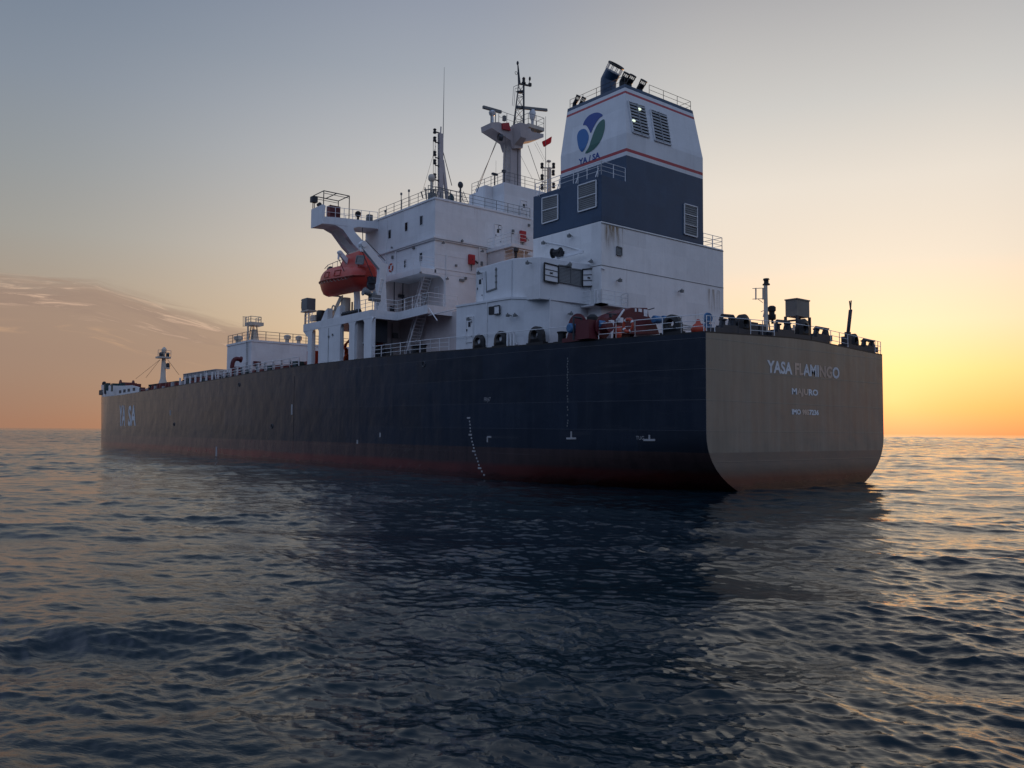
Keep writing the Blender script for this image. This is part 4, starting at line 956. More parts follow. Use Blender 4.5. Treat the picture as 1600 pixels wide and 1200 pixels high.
# ------------------------------------------------------- lifeboat davit
DX1 = HX+1.9; DX2 = HX+10.2
dav = []
mb = MB()
hd = at(567, 382, X=DX1); elb = at(596, 418, X=DX1); ft = at(598, 480, X=DX1)
def arm(mb, X, k=1.):
    h_, e_ = Vector((X, hd.y, hd.z)), Vector((X, elb.y, elb.z)); f_ = Vector((X, ft.y+.1, AZ-.05)); kk_ = e_+Vector((0, .1, -2.3))
    mb.beam(h_, e_, .55*k, .95*k, up=(0, .7, .7)); mb.beam(e_+Vector((0, -.2, .5)), kk_, .6*k, 1.0*k, up=(0, 1, 0)); mb.beam(kk_+Vector((0, 0, .3)), f_, .62*k, 1.15*k, up=(0, 1, 0))
    mb.beam(h_+Vector((0, .1, .1)), h_+Vector((0, .15, -.9)), .3*k, .35*k, up=(0, 1, 0)); mb.tube(h_+Vector((-.4*k, 0, 0)), h_+Vector((.4*k, 0, 0)), .42*k, n=10)
DX2 = at(530.5, 403, Y=hd.y).x
arm(mb, DX1); davit = mb.build('lifeboat_davit', 'white', ship, bevel=.04)
mb = MB(); arm(mb, DX2, .62); mb.build('davit_arm', 'white', davit, bevel=.04)
mb = MB()
mb.tube((DX1, hd.y, hd.z), (DX1, hd.y+.1, hd.z+2.0), .05, n=5)
for X in (DX1, DX2): mb.tube((X, hd.y-.3, hd.z+.6), (X, elb.y-.5, elb.z+.9), .045, n=5); mb.tube((X, hd.y+.2, hd.z-.6), (X, elb.y+1.0, elb.z-1.6), .05, n=5)
mb.build('davit_wire', 'dark', davit)
mb = MB(); lo = at(575, 478, X=DX1+.6); hi = at(592, 436, X=DX1-.2)
for dy in (-.25, .25): mb.beam((DX1-.35, lo.y-.6+dy, AZ+.1), (DX1-.35, hi.y+dy-.4, hi.z), .1, .14, up=(1, 0, 0))
for k in range(9): f = k/8; yy = (lo.y-.6)*(1-f)+(hi.y-.4)*f; zz2 = (AZ+.1)*(1-f)+hi.z*f; mb.beam((DX1-.35, yy-.28, zz2), (DX1-.35, yy+.28, zz2), .07, .07)
mb.build('davit_ladder', 'white_clean', davit)
mb = MB(); p = at(566, 457, X=DX1); mb.lathe([(.5, -.7), (.55, -.6), (.3, -.5), (.3, .5), (.55, .6), (.5, .7)], (DX1+.1, p.y-.9, p.z), (0, 1, .3), 12); mb.cbox((DX1-.1, p.y-1.6, p.z-.5), .9, 1.2, .7); mb.ball((DX1-.2, p.y-.5, p.z+.1), .4, 8, 6); mb.build('davit_winch', 'grey', davit)
# pedestal and struts below the boat
mb = MB(); xp = at(540, 478, Y=13.6).x
mb.lathe([(.95, 0), (.62, 1.2), (.62, 3.0)], (xp, 13.6, AZ-.02), (0, 0, 1), 12); mb.build('boat_pedestal', 'cream', davit, smooth=True)
mb = MB(); a_ = at(514, 500, Y=15); b_ = at(530, 463, Y=14.2)
for d in (0, .55): mb.beam((a_.x-d, 15, AZ), (b_.x-d-.4, 14.2, b_.z), .12, .2)
mb.beam((b_.x, 14.2, b_.z), at(517, 462, Y=14.4), .12, .2); c_ = at(521, 482, Y=14.8); mb.ring(tuple(c_), (0, 1, 0), .4, .1, 10, 5); mb.build('boat_strut', 'cream', davit)
for u, v in ((510, 497), (529, 491)):
    p = at(u, v, Y=15.4); mb = MB(); x_ = p.x; mb.prism([(x_+1.0, 15.7, AZ), (x_-.9, 15.7, AZ), (x_-.95, 15.7, AZ+1.55), (x_-.2, 15.7, AZ+1.3)], (0, -.7, 0)); mb.build('boat_chock', 'white', davit)
mb = MB()
for k in range(9): x_ = at(537+3*k, 489, Y=15.6).x; mb.lathe([(.3, 0), (.34, .3), (.2, .55)], (x_, 15.6, AZ), n=8)
mb.build('bollard_row', 'black', gal)
mb = MB()
for u, v0, v1 in ((550, 472, 489), (554, 470, 489), (557, 474, 489), (560, 478, 489)): p = at(u, v1, Y=13); q = at(u, v0, Y=13); mb.tube((p.x, 13, AZ), (p.x, 13, q.z), .12)
mb.build('vent_pipe', 'dark', gal)

# ------------------------------------------------------- lifeboat, hanging from the davit
def lifeboat():
    cy = 14.5; st = at(579, 432, Y=cy); bw = at(502, 444, Y=cy); x0, x1 = st.x, bw.x; z0_, z1_ = st.z, bw.z
    L = x1-x0; root = tag(empty('lifeboat', (x0, cy, z0_)), 'orange enclosed lifeboat with grey-framed window, hanging in its davit under the bridge wing', 'lifeboat')
    loc = lambda x, y, z: (x, y, z)
    def zs(f): return (z1_-z0_)*f
    def bm_(f): return 1.72*min(1, (f/.10+.35)**.8 if f < .07 else 1)*max(.0, 1-max(0, (f-.52)/.48)**2.3)**.75
    F = [0, .03, .08, .16, .26, .36, .46, .56, .66, .75, .83, .90, .95, .98, 1.]
    keel = lambda f: np.interp(f, [0, .06, .6, .88, 1], [-.95, -1.55, -1.75, -1.9, -.25])
    lowp = [(0, 1.), (.34, .95), (.68, .62), (.90, .25), (1., 0.)]
    mb = MB(); rows = []
    for f in F:
        b_ = max(.03, bm_(f)); k = keel(f); rows.append([(f*L, b_*w, zs(f)+k*h) for w, h in lowp]+[(f*L, -b_*w, zs(f)+k*h) for w, h in reversed(lowp)])
    n = len(rows[0]); mb.add([p for r in rows for p in r], [(i*n+j, (i+1)*n+j, (i+1)*n+(j+1) % n, i*n+(j+1) % n) for i in range(len(F)-1) for j in range(n)]+[tuple(range(n))])
    h = mb.build('boat_hull', 'orange', root, smooth=True)
    top = lambda f: np.interp(f, [0, .05, .3, .55, .72, .85, .93, .98, 1], [1.3, 1.5, 1.75, 1.85, 1.75, 1.45, .95, .35, .05])
    prof = [(1., 0), (.98, .28), (.88, .62), (.66, .87), (.34, .98), (0, 1.)]
    mb = MB(); rows = []
    for f in F:
        b_ = max(.03, bm_(f)*.96); k = top(f); rows.append([(f*L, b_*w, zs(f)+.05+k*h_) for w, h_ in prof]+[(f*L, -b_*w, zs(f)+.05+k*h_) for w, h_ in reversed(prof[:-1])])
    n = len(rows[0]); mb.add([p for r in rows for p in r], [(i*n+j, (i+1)*n+j, (i+1)*n+(j+1) % n, i*n+(j+1) % n) for i in range(len(F)-1) for j in range(n)]+[tuple(range(n))])
    mb.build('canopy', 'orange', root, smooth=True)
    mb = MB(); pl = [(f*L, max(.03, bm_(f))+.03, zs(f)+.02) for f in F]; mb.path(pl, .12, 6); mb.path([(x, -y, z) for x, y, z in pl], .12, 6); mb.build('rubbing_strake', 'orange_dark', root, smooth=True)
    # steering tower at the stern end
    zt_ = at(560, 392.5, Y=cy+.8).z-z0_; xa, xb_ = at(575, 395, Y=cy).x-x0, at(547, 395, Y=cy).x-x0
    mb = MB(); mb.hexa([(xa, -1.35, 1.0), (xb_+.8, -1.35, 1.4), (xb_+.8, 1.35, 1.4), (xa, 1.35, 1.0), (xa+.35, -.95, zt_), (xb_-.35, -.95, zt_), (xb_-.35, .95, zt_), (xa+.35, .95, zt_)])
    tw = mb.build('steering_tower', 'orange', root, bevel=.12)
    zc_ = (1.25+zt_)/2; 
    P = [at(u, v, Y=cy+1.22) for u, v in ((558.5, 400.5), (570, 400.5), (570.5, 413), (559, 412))]; P = [Vector((p.x-x0, 1.24-.0*k, p.z-z0_)) for k, p in enumerate(P)]
    for k, p in enumerate(P): p.y = 1.22 if k < 2 else 1.42
    nn = Vector((0, .95, .18)); mb = MB(); mb.prism([p for p in P], nn*.08); w_ = mb.build('window', 'glass', root)
    mb = MB()
    for a, b_ in zip(P, P[1:]+P[:1]): mb.beam(a+nn*.08, b_+nn*.08, .2, .1, up=tuple(nn))
    mb.build('window_frame', 'grey', root)
    mb = MB(); mb.box(xa+.5, xb_-.5, -.8, .8, zt_, zt_+.15); mb.tube((xa+.8, .6, zt_), (xa+.8, .6, zt_+.5), .05); mb.tube((xb_-.9, .4, zt_), (xb_-.9, .4, zt_+.45), .05); mb.ball((xa+1.4, .3, zt_+.3), .2, 8, 6); mb.build('tower_fitting', 'cream', root)
    hx = L*.80; mb = MB(); mb.beam((hx-.6, 0, 1.5), (hx+.1, 0, 2.7), .4, .45); mb.beam((hx+.75, 0, 1.3), (hx+.45, 0, 2.6), .28, .32); mb.beam((hx-.1, 0, 2.7), (hx+.75, 0, 2.5), .36, .32); mb.build('lifting_hook', 'dark', root)
    mb = MB(); mb.path([(L*.78, 1.0, 1.7+zs(.78)), (L*.7, 1.05, 2.1+zs(.7)), (L*.5, 1.1, 2.35+zs(.5)), (L*.28, 1.1, 2.5+zs(.28))], .045, 5)
    for f in (.7, .6, .5, .4): mb.tube((L*f, 1.05, 1.5+zs(f)), (L*f, 1.07, np.interp(f, [.28, .5, .7], [2.5, 2.35, 2.1])+zs(f)), .035, n=5)
    mb.build('grab_rail', 'cream', root)
    mb = MB()
    for f0, f1 in ((.36, .48), (.60, .70)):
        for f_ in (f0, f1): mb.tube((L*f_, bm_(f_)*.99, zs(f_)+.35), (L*f_, bm_(f_)*.90, zs(f_)+1.05), .04, n=5)
        mb.tube((L*f0, bm_(f0)*.90, zs(f0)+1.05), (L*f1, bm_(f1)*.90, zs(f1)+1.05), .04, n=5); mb.tube((L*f0, bm_(f0)*.99, zs(f0)+.35), (L*f1, bm_(f1)*.99, zs(f1)+.35), .04, n=5)
    mb.build('side_hatch', 'orange_dark', root)
    mb = MB(); n_ = 9
    for k in range(n_):
        fa, fb = .16+.075*k, .16+.075*(k+1); pa, pb = Vector((L*fa, bm_(fa)+.1, zs(fa)-.1)), Vector((L*fb, bm_(fb)+.1, zs(fb)-.1)); pm = pa.lerp(pb, .5)+Vector((0, -.02, -.28)); mb.path([pa, pa.lerp(pm, .6)+Vector((0, 0, -.06)), pm, pb.lerp(pm, .6)+Vector((0, 0, -.06)), pb], .025, 4)
    mb.build('grab_line', 'rope', root)
    mb = MB(); mb.cbox((-.1, 0, -.5), .9, .9, .8); mb.lathe([(.55, -.15), (.6, 0), (.55, .15)], (-.2, 0, -1.15), (1, 0, 0), 14); mb.build('propeller_guard', 'dark', root)
    return root
lifeboat()

# ------------------------------------------------------- bridge wing
WX0 = at(504, 338, Y=16.13).x; WX1 = at(486, 345, Y=16.13).x; WZ = at(504, 338, Y=16.13).z; WB = at(504, 349, Y=16.13).z; WT = at(504, 319, Y=16.13).z
mb = MB(); mb.box(WX0+.02, WX1-.02, HY-.3, 16.0, WZ-.32, WZ); wing = mb.build('bridge_wing', 'white', ship)
mb = MB(); mb.box(WX0+.01, WX1+.01, 15.97, 16.13, WB, WT-.02)
q = at(509.5, 338, X=WX0); mb.prism([(WX0, 16.12, WT), (WX0, 15.7, WT-.15), (WX0, q.y+.25, WZ+.05), (WX0, q.y, WZ), (WX0, 16.12, WZ)], (.12, 0, 0)); mb.build('wing_bulwark', 'white', wing)
def plate(px, X, th, mat='white', name='wing_bracket'):
    P = [at(u, v, X=WX0) for u, v in px]; m2 = MB(); m2.prism([(X, p.y, p.z) for p in P], (th, 0, 0)); return m2.build(name, mat, wing)
top_ = [(504, 338.2), (520, 339), (550, 342), (575, 345), (596, 345.8), (597, 356), (592, 359), (588.5, 356.8), (560, 354.4), (553.5, 356), (540, 353), (525, 351.2), (504, 349)]
diag = [(524, 351.5), (553.5, 355), (552.5, 358), (556, 364), (572.5, 382), (590, 399), (590, 416), (566, 395.5), (561.5, 391), (552, 381), (545, 371), (536, 358.5)]
for X, th in ((WX0, .18), (WX1-.2, .18)): plate(top_, X, th); plate(diag, X+.004, th-.008)
# flanges give the two struts their depth
def flange(px, X, w, off=-.9):
    P = [at(u, v, X=WX0) for u, v in px]; m2 = MB()
    for a_, b_ in zip(P, P[1:]): m2.prism([(X, a_.y, a_.z), (X, b_.y, b_.z), (X, b_.y, b_.z+.05), (X, a_.y, a_.z+.05)], (w, 0, 0))
    return m2.build('strut_flange', 'white', wing)
flange([(504, 349), (525, 351.2), (536, 358.5), (545, 371), (552, 381)], WX0+.18, WX1-WX0-.36 if False else .7)
flange([(545, 371), (552, 381), (561.5, 391)], WX0+.18, .6); flange([(545, 371), (561.5, 391)], WX1-.8, .6); flange([(536, 358.5), (545, 371)], WX1-.8, .6)
# the soffit between the brackets at the tip
P = [at(u, v, X=WX0) for u, v in ((504, 349), (525, 351.2), (533, 355))]; mb = MB()
for a_, b_ in zip(P, P[1:]): mb.prism([(WX0+.18, a_.y, a_.z+.02), (WX0+.18, b_.y, b_.z+.02), (WX0+.18, b_.y, b_.z+.1), (WX0+.18, a_.y, a_.z+.1)], (WX1-WX0-.38, 0, 0))
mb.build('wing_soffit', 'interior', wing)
rail([(WX0+.08, q.y-.1, WZ), (WX0+.08, HY+.1, WZ+.55)], wing, h=1.45, bars=2, step=1.25)
rail([(WX1-.08, 15.8, WZ), (WX1-.08, HY+.1, WZ+.4)], wing, h=1.45, bars=2, step=1.6)
rail([(WX0, HY-.05, HZ), (HX+.08, HY-.08, HZ), (HX+.08, -HY+.1, HZ)], house, h=1.45, bars=3, step=2.0, mat='grey')
# open pipe frame for an awning over the wing end
a_, b_ = at(506, 298, X=WX0+.15), at(546, 304.5, X=WX0+.15); zf = a_.z; y0_, y1_ = b_.y, a_.y; xa_, xb_ = WX0+.15, WX1-.1
mb = MB()
for x_ in (xa_, xb_):
    mb.tube((x_, y0_, zf), (x_, y1_, zf), .065, n=6); mb.tube((x_, y0_, zf-.3), (x_, y1_, zf-.3), .04, n=5)
    for y_ in (y0_, y1_): mb.tube((x_, y_, WZ), (x_, y_, zf), .07, n=6)
for y_ in (y0_, (y0_+y1_)/2, y1_): mb.tube((xa_, y_, zf), (xb_, y_, zf), .06, n=6)
mb.build('awning_frame', 'dark', wing)
p = at(490.5, 312, X=WX1-.3); mb = MB(); mb.cbox((WX1-.3, p.y, p.z), .7, .8, .75); mb.lathe([(.25, 0), (.28, .5)], (WX1-.6, p.y-.5, p.z-.7), (-1, 0, 0), 10); mb.tube((WX1-.3, p.y-.1, WZ), (WX1-.3, p.y-.1, p.z), .06); mb.build('searchlight', 'dark', wing)
p, q2 = at(516, 338, X=WX0+1.2), at(532, 323, X=WX0+1.2); mb = MB(); mb.box(WX0+1.2, WX0+2.2, p.y, q2.y, WZ, q2.z); mb.box(WX0+1.1, WX0+1.2, p.y-.1, q2.y+.1, WZ+.95, WZ+1.03); mb.box(WX0+1.1, WX0+1.2, p.y+.02, p.y+.1, WZ, q2.z); mb.build('wing_console', 'winch', wing)
p = at(559.5, 337, X=WX0+.9); mb = MB(); mb.tube((WX0+.9, p.y, WZ), (WX0+.9, p.y, WZ+1.2), .2, .16, 8); mb.lathe([(.3, 0), (.42, .15), (.42, .5), (.2, .7)], (WX0+.9, p.y, WZ+1.15), n=10); mb.build('gyro_repeater', 'black', wing, smooth=True)
p = at(578.5, 340, X=WX0+.5); mb = MB(); mb.box(WX0+.4, WX0+1, p.y-.35, p.y+.35, WZ+.3, WZ+1.6); mb.build('wing_locker', 'grey', wing)
p = at(527, 328, X=WX0+.7); 
# floodlight posts along the roof edge
mb = MB()
for u, v in ((627, 303), (639, 298), (602, 330)): p = at(u, v, Y=HY-.1); mb.tube((p.x, HY-.1, HZ), (p.x, HY-.1, p.z), .06, n=6); mb.cbox((p.x, HY-.1, p.z), .2, .2, .3)
mb.build('light_post', 'grey', house)

# ------------------------------------------------------- signal mast, port side of the top deck
SX = HX+3.6; f_ = lambda u, v: at(u, v, X=SX)
b0, b1 = f_(688.5, 300), f_(688.5, 209); wd = abs(f_(686, 250).y-f_(692, 250).y)
mb = MB(); mb.beam((SX, b0.y, HZ), (SX, b1.y, b1.z), wd, wd*.7, up=(1, 0, 0)); mb.beam((SX, f_(691, 250).y, f_(691, 250).z), (SX, f_(701, 300).y, HZ), .35, .35, up=(1, 0, 0)); mb.tube((SX, b1.y, b1.z), (SX, f_(689, 198).y, f_(689, 198).z), .09)
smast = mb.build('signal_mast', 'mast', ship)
mb = MB()
for v in (206, 222, 246, 258, 281): mb.tube(f_(680, v), f_(687, v+2), .09, n=5); 
for u in (677, 680): mb.tube(f_(u, 215), f_(u, 290), .035, n=4)
for v in range(212, 300, 4): mb.tube(f_(684.2, v), f_(686, v+.4), .025, n=4)
mb.tube(f_(684.2, 210), f_(684.2, 300), .03, n=4); mb.build('lamp_bracket', 'dark', smast)
for v in (205, 217.5, 240, 253, 275):
    p = f_(679.3, v); mb = MB(); mb.lathe([(r_*.85, h_*.62) for r_, h_ in ((.2, -.5), (.27, -.4), (.27, -.15), (.2, -.1), (.2, .25), (.27, .3), (.27, .42), (.15, .55))], tuple(p), n=10); mb.build('signal_lamp', 'black', smast, smooth=True)
p = f_(674.5, 278); mb = MB(); mb.lathe([(.32, -.42), (.46, -.2), (.46, .15), (.33, .4), (.08, .5)], tuple(p), n=14); mb.tube(tuple(p+Vector((0, 0, -.4))), (SX, p.y, HZ), .2); mb.build('radome', 'cream', smast, smooth=True)
mb = MB(); a_, b_ = f_(692.3, 215), f_(694.2, 105); mb.tube(a_, b_, .06, .02, 5); mb.build('whip_antenna', 'grey', smast)
mb = MB(); mb.tube(f_(681, 228), f_(660, 300), .022, n=4); mb.tube(f_(692.5, 238), f_(706, 290), .06, n=4); mb.build('stay_wire', 'dark', smast)
# clutter on the top deck
p = at(719.5, 289, X=SX); mb = MB(); mb.ball((SX, p.y, p.z), .42, 10, 8, (.6, 1, 1.1)); mb.tube((SX, p.y, HZ), (SX, p.y, p.z-.3), .13); mb.build('searchlight', 'dark', house)
mb = MB(); p = at(705, 297, X=SX-1); mb.lathe([(.4, 0), (.4, 1.5), (.15, 1.8)], (SX-1, p.y, HZ), n=10); mb.build('ventilator', 'green', house)
rail([(SX-1, at(722, 300, X=SX-1).y, HZ+.1), (SX-1, at(704, 300, X=SX-1).y, HZ+.1), (SX-1, at(669, 300, X=SX-1).y, HZ+.1)], house, h=2.2, bars=4, step=1.2, mat='grey', r=.05)
mb = MB(); p = at(686, 306, X=HX+1.2)
for k in range(9): y_ = p.y-1.6+.5*k; mb.tube((HX+1.2, y_, HZ), (HX+1.2, y_+random.uniform(-.3, .3), HZ+random.uniform(.7, 1.7)), random.uniform(.05, .14))
mb.path([(HX+1.1, p.y-2, HZ+1.3), (HX+1.1, p.y-.4, HZ+1.6), (HX+1.1, p.y+2.3, HZ+1.1)], .06); mb.cbox((HX+1.3, p.y+1, HZ+.5), .6, .8, .9); mb.build('pipe_cluster', 'grey', house)
ladder((HX+1.0, at(732, 310, X=HX+1).y, HZ), (HX+2.2, at(729, 288, X=HX+1).y, HZ+2.4), house, .7, 'grey', side=(0, 1, 0))

# ------------------------------------------------------- mast house and radar mast
BX = HX+.9; g_ = lambda u, v: at(u, v, X=BX)
c0, c1 = g_(788, 285), g_(843, 297.5); bz = (c0.z+c1.z)/2
mb = MB(); mb.box(BX, BX+8, c1.y-1.2, c0.y, HZ-.05, bz); mh = mb.build('mast_house', 'white', ship, bevel=.04)
mb = MB(); p = at(764, 296, Y=c0.y); mb.box(p.x-.8, p.x+1.4, c0.y, c0.y+1.2, HZ, p.z+.2); mb.build('house_annex', 'white', mh)
door(mh, (BX, g_(818, 330).y, HZ+.15), (-1, 0, 0), .95, 2.4)
rail([(BX+7.5, c0.y-.1, bz), (BX+.1, c0.y-.1, bz), (BX+.1, c1.y-1, bz)], mh, h=1.5, bars=3, step=1.6, mat='grey')
rail([(BX-.7, c0.y+1, HZ+.02), (BX-.7, c1.y-1, HZ+.02)], mh, h=1.5, bars=3, step=1.9)
MX = BX+1.9; k_ = lambda u, v: at(u, v, X=MX)
a_, b_ = k_(793.5, 292), k_(811, 292); cyM = (a_.y+b_.y)/2; w_ = abs(a_.y-b_.y); zt = k_(802, 231).z
mb = MB(); mb.hexa([(MX-.5, b_.y, bz-.1), (MX+1.3, b_.y, bz-.1), (MX+1.3, a_.y, bz-.1), (MX-.5, a_.y, bz-.1), (MX-.5, b_.y+.1, zt), (MX+1.2, b_.y+.1, zt), (MX+1.2, a_.y-.1, zt), (MX-.5, a_.y-.1, zt)])
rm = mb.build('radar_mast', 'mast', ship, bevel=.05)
mb = MB(); lft = [(762.5, 193), (773, 193), (796, 199), (823, 203), (823, 214), (842, 212), (842.5, 217), (832, 221), (811, 226.5), (810, 233), (795.5, 233), (793, 221), (783, 217), (762, 201)]
P = [k_(u, v) for u, v in lft]
L_ = [k_(u, v) for u, v in ((762, 194), (774, 193), (797, 202), (809, 207), (809, 234), (796, 234), (792, 221), (763, 202))]; R_ = [k_(u, v) for u, v in ((797, 207), (822, 203), (824, 208.5), (842.5, 212), (842.5, 217), (833, 220.5), (811, 224.5), (810, 234), (797, 234))]
mb.prism([(MX-.75, p.y, p.z) for p in L_], (2.3, 0, 0)); mb.prism([(MX-.95, p.y, p.z-.02) for p in R_], (2.0, 0, 0))
mb.hexa([(MX-2.1, cyM-.5, zt+.9), (MX-.5, cyM-.7, zt-.2), (MX-.5, cyM+.7, zt-.2), (MX-2.1, cyM+.5, zt+.9), (MX-2.3, cyM-.8, k_(818, 205).z), (MX-.5, cyM-.9, k_(818, 205).z), (MX-.5, cyM+.9, k_(818, 205).z), (MX-2.3, cyM+.8, k_(818, 205).z)])
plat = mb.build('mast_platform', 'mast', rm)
pz = k_(773, 193).z
def scanner(u, v, u0, v0, u1, v1, vb, name='radar_scanner'):
    c_ = k_(u, v); e0, e1 = k_(u0, v0), k_(u1, v1); base = k_(u, vb); m2 = MB()
    m2.lathe([(.26, 0), (.2, (c_.z-base.z)*.6), (.42, (c_.z-base.z)*.72), (.5, (c_.z-base.z)*.9), (.3, c_.z-base.z)], (MX+.2, c_.y, base.z), n=12); o = m2.build('radar_pedestal', 'white', rm, smooth=True)
    m2 = MB(); m2.beam((MX+.2, e0.y, e0.z), (MX+.2, e1.y, e1.z), .35, .42); m2.build(name, 'grey', o, bevel=.06)
scanner(770.5, 172.5, 756, 166.5, 784.5, 174.5, 194); scanner(833.5, 171, 809, 166.8, 856, 171.5, 215)
mb = MB(); d0, d1 = k_(821, 197), k_(845.5, 197); mb.box(MX-.7, MX+1.2, d1.y, d0.y, d0.z-.25, d0.z+.25); mb.tube((MX, k_(825, 212).y, k_(825, 210).z), (MX, k_(830, 200).y, d0.z), .09); mb.tube((MX, k_(842, 212).y, k_(842, 212).z), (MX, k_(838, 200).y, d0.z), .09); mb.build('radar_shelf', 'cream', rm)
rail([(MX+1.0, d0.y, d0.z+.2), (MX-.6, d0.y, d0.z+.2), (MX-.6, d1.y, d0.z+.2), (MX+1.0, d1.y, d0.z+.2)], rm, h=1.5, bars=2, step=1.2, mat='grey')
rail([(MX-.6, k_(775, 193).y, pz), (MX-.6, k_(800, 200).y, k_(800, 202).z)], rm, h=1.7, bars=2, step=1.4, mat='grey')
mb = MB(); mb.tube(k_(767, 194), k_(767, 176), .07, n=5); mb.tube(k_(774, 193), k_(774, 176), .07, n=5); p = k_(788, 185); mb.cbox(tuple(p), .4, .4, .7); mb.each('platform_post', 'grey', rm)
p = k_(783, 198); mb = MB(); mb.hexa([(MX-1.0, p.y-.9, p.z-.6), (MX-.77, p.y-.9, p.z-.6), (MX-.77, p.y+.5, p.z-.7), (MX-1.0, p.y+.5, p.z-.7), (MX-1.0, p.y-.6, p.z+.45), (MX-.77, p.y-.6, p.z+.45), (MX-.77, p.y+.55, p.z+.1), (MX-1.0, p.y+.55, p.z+.1)]); mb.build('red_cover', 'red', rm)
p = k_(778, 216.5); mb = MB(); mb.lathe([(.45, -.3), (.45, .3)], (MX-.5, p.y, p.z), (.3, 1, 0), 12); mb.tube((MX-.4, p.y, p.z), (MX-.2, p.y-.6, p.z+.6), .15); mb.build('ship_horn', 'dark', rm)
# lattice topmast with yard, lamps and wind vane
mb = MB(); z0_ = k_(805, 197).z; tl_, tr_ = k_(810, 131.5), k_(818.3, 132.5); bl_, br_ = k_(800.5, 205), k_(815.5, 205)
legs = [((MX-.4, bl_.y, z0_-.8), (MX, tl_.y, tl_.z)), ((MX-.4, br_.y, z0_-.8), (MX, tr_.y, tr_.z)), ((MX+1.1, (bl_.y+br_.y)/2, z0_-.8), (MX+.6, (tl_.y+tr_.y)/2, tl_.z))]
for i, (a1, b1_) in enumerate(legs): mb.tube(a1, b1_, .07 if i != 1 else .14, n=6)
nb = 4
for i in range(nb):
    for j in range(3):
        A_, B_ = legs[j], legs[(j+1) % 3]; l = lambda L, f: Vector(L[0]).lerp(Vector(L[1]), f)
        mb.tube(l(A_, i/nb), l(B_, (i+1)/nb), .035, n=4)
        if j == 0: mb.tube(l(B_, i/nb), l(A_, (i+1)/nb), .035, n=4)
        mb.tube(l(A_, i/nb), l(B_, i/nb), .04, n=4)
mb.prism([k_(809, 141.5), k_(817.5, 140.5), k_(817.5, 145), k_(814, 144.5)], (.5, 0, 0)); top = mb.build('lattice_topmast', 'dark', rm)
mb = MB(); mb.tube(k_(811.5, 132), k_(809.3, 102), .2, .09, 8); mb.tube(k_(809.3, 102), k_(809, 96), .06); mb.ball(tuple(k_(808.8, 98.5)), .17, 8, 6, (1, 1, 1.8)); mb.beam(k_(810, 130.5), k_(825, 133.5), .2, .22); mb.ring(tuple(k_(806.6, 114.2)), (1, 0, 0), .22, .035, 10, 5); mb.build('topmast_pole', 'dark', rm)
mb = MB(); mb.lathe([(.3, 0), (.3, .2), (.2, .25), (.2, .7), (.25, .75), (.12, .95)], tuple(k_(818.3, 131)), n=10); mb.tube(k_(826.5, 133), k_(827.5, 124), .05); mb.ball(tuple(k_(827.8, 123)), .16, 8, 6, (1, 1, 2)); mb.cbox(tuple(k_(828, 132.5)), .35, .35, .45); mb.build('masthead_lamp', 'black', rm)
mb = MB()
for u, v0, v1 in ((802.5, 136, 165), (805, 138, 166)): mb.tube(k_(u, v0), k_(u-2, v1), .035, n=4)
mb.tube(k_(802.5, 135.5), k_(809.5, 132.5), .035, n=4); mb.tube(k_(805, 138), k_(809.5, 137.5), .03, n=4); mb.build('dipole_antenna', 'grey', rm)
mb = MB()
for (u0, v0, u1, v1, r_) in ((775, 222, 745, 300, .05), (776.5, 222, 741, 302, .03), (825, 227, 844, 282, .05), (812, 240, 832, 280, .025), (835, 224, 850, 252, .02), (838, 222, 862, 270, .02), (795, 231, 779, 300, .0)):
    if r_: mb.tube(k_(u0, v0), k_(u1, v1), r_, n=4)
mb.tube((MX-.56, cyM-.3, bz), (MX-.56, cyM-.3, zt), .05, n=5); mb.build('stay_wire', 'dark', rm)
ladder((MX-.1, k_(789.5, 290).y, bz), (MX-.1, k_(789.5, 228).y, k_(789.5, 228).z), rm, .55, 'cream', side=(0, 1, 0), cage=.55, out=(-1, 0, 0))
p = at(773, 275, X=BX+2); mb = MB(); mb.tube((BX+2, p.y, bz), (BX+2, p.y, p.z+.2), .1); mb.cbox((BX+2, p.y, p.z+.25), .35, .9, .25); mb.tube((BX+2, p.y-.2, p.z+.3), (BX+2, p.y-.2, p.z+2.2), .02, n=4); mb.build('light_post', 'dark', mh)
p = at(788, 268, X=BX+1); mb = MB(); mb.tube((BX+1, p.y, bz), (BX+1, p.y, p.z), .1); mb.cbox((BX+1, p.y+.1, p.z), .3, .5, .35); mb.tube((BX+1, p.y-.1, p.z), (BX+1, p.y-.1, p.z+5), .03, n=4); mb.build('light_post', 'dark', mh)
# second signal post to starboard
QX = HX+4; o_ = lambda u, v: at(u, v, X=QX); mb = MB(); a_ = o_(858, 262)
mb.tube((QX, o_(858, 300).y, HZ), tuple(a_), .42, .3, 8); mb.tube(o_(846, 262), o_(866, 263), .09); mb.tube(o_(857.5, 262), o_(857.5, 253), .06); mb.cbox(tuple(o_(857.5, 252)), .4, .5, .25)
for v in (266, 275, 285, 293): mb.tube(o_(847, v), o_(858, v), .05, n=5)
mb.tube(o_(847.5, 258), o_(847.5, 300), .05, n=5); mb.tube(o_(850.5, 262), o_(850.5, 300), .04, n=5); sp = mb.build('signal_post', 'cream', ship)
for u, v in ((865, 259), (864.5, 270), (865, 290), (847, 277), (847, 292), (847, 259)):
    p = o_(u, v); mb = MB(); mb.lathe([(.22, -.38), (.26, -.3), (.2, 0), (.26, .3), (.18, .42)], tuple(p), n=9); mb.build('signal_lamp', 'black', sp, smooth=True)
mb = MB(); mb.tube(o_(852.5, 300), o_(852.5, 182), .05, .03, 5); mb.build('flag_halyard', 'grey', sp)
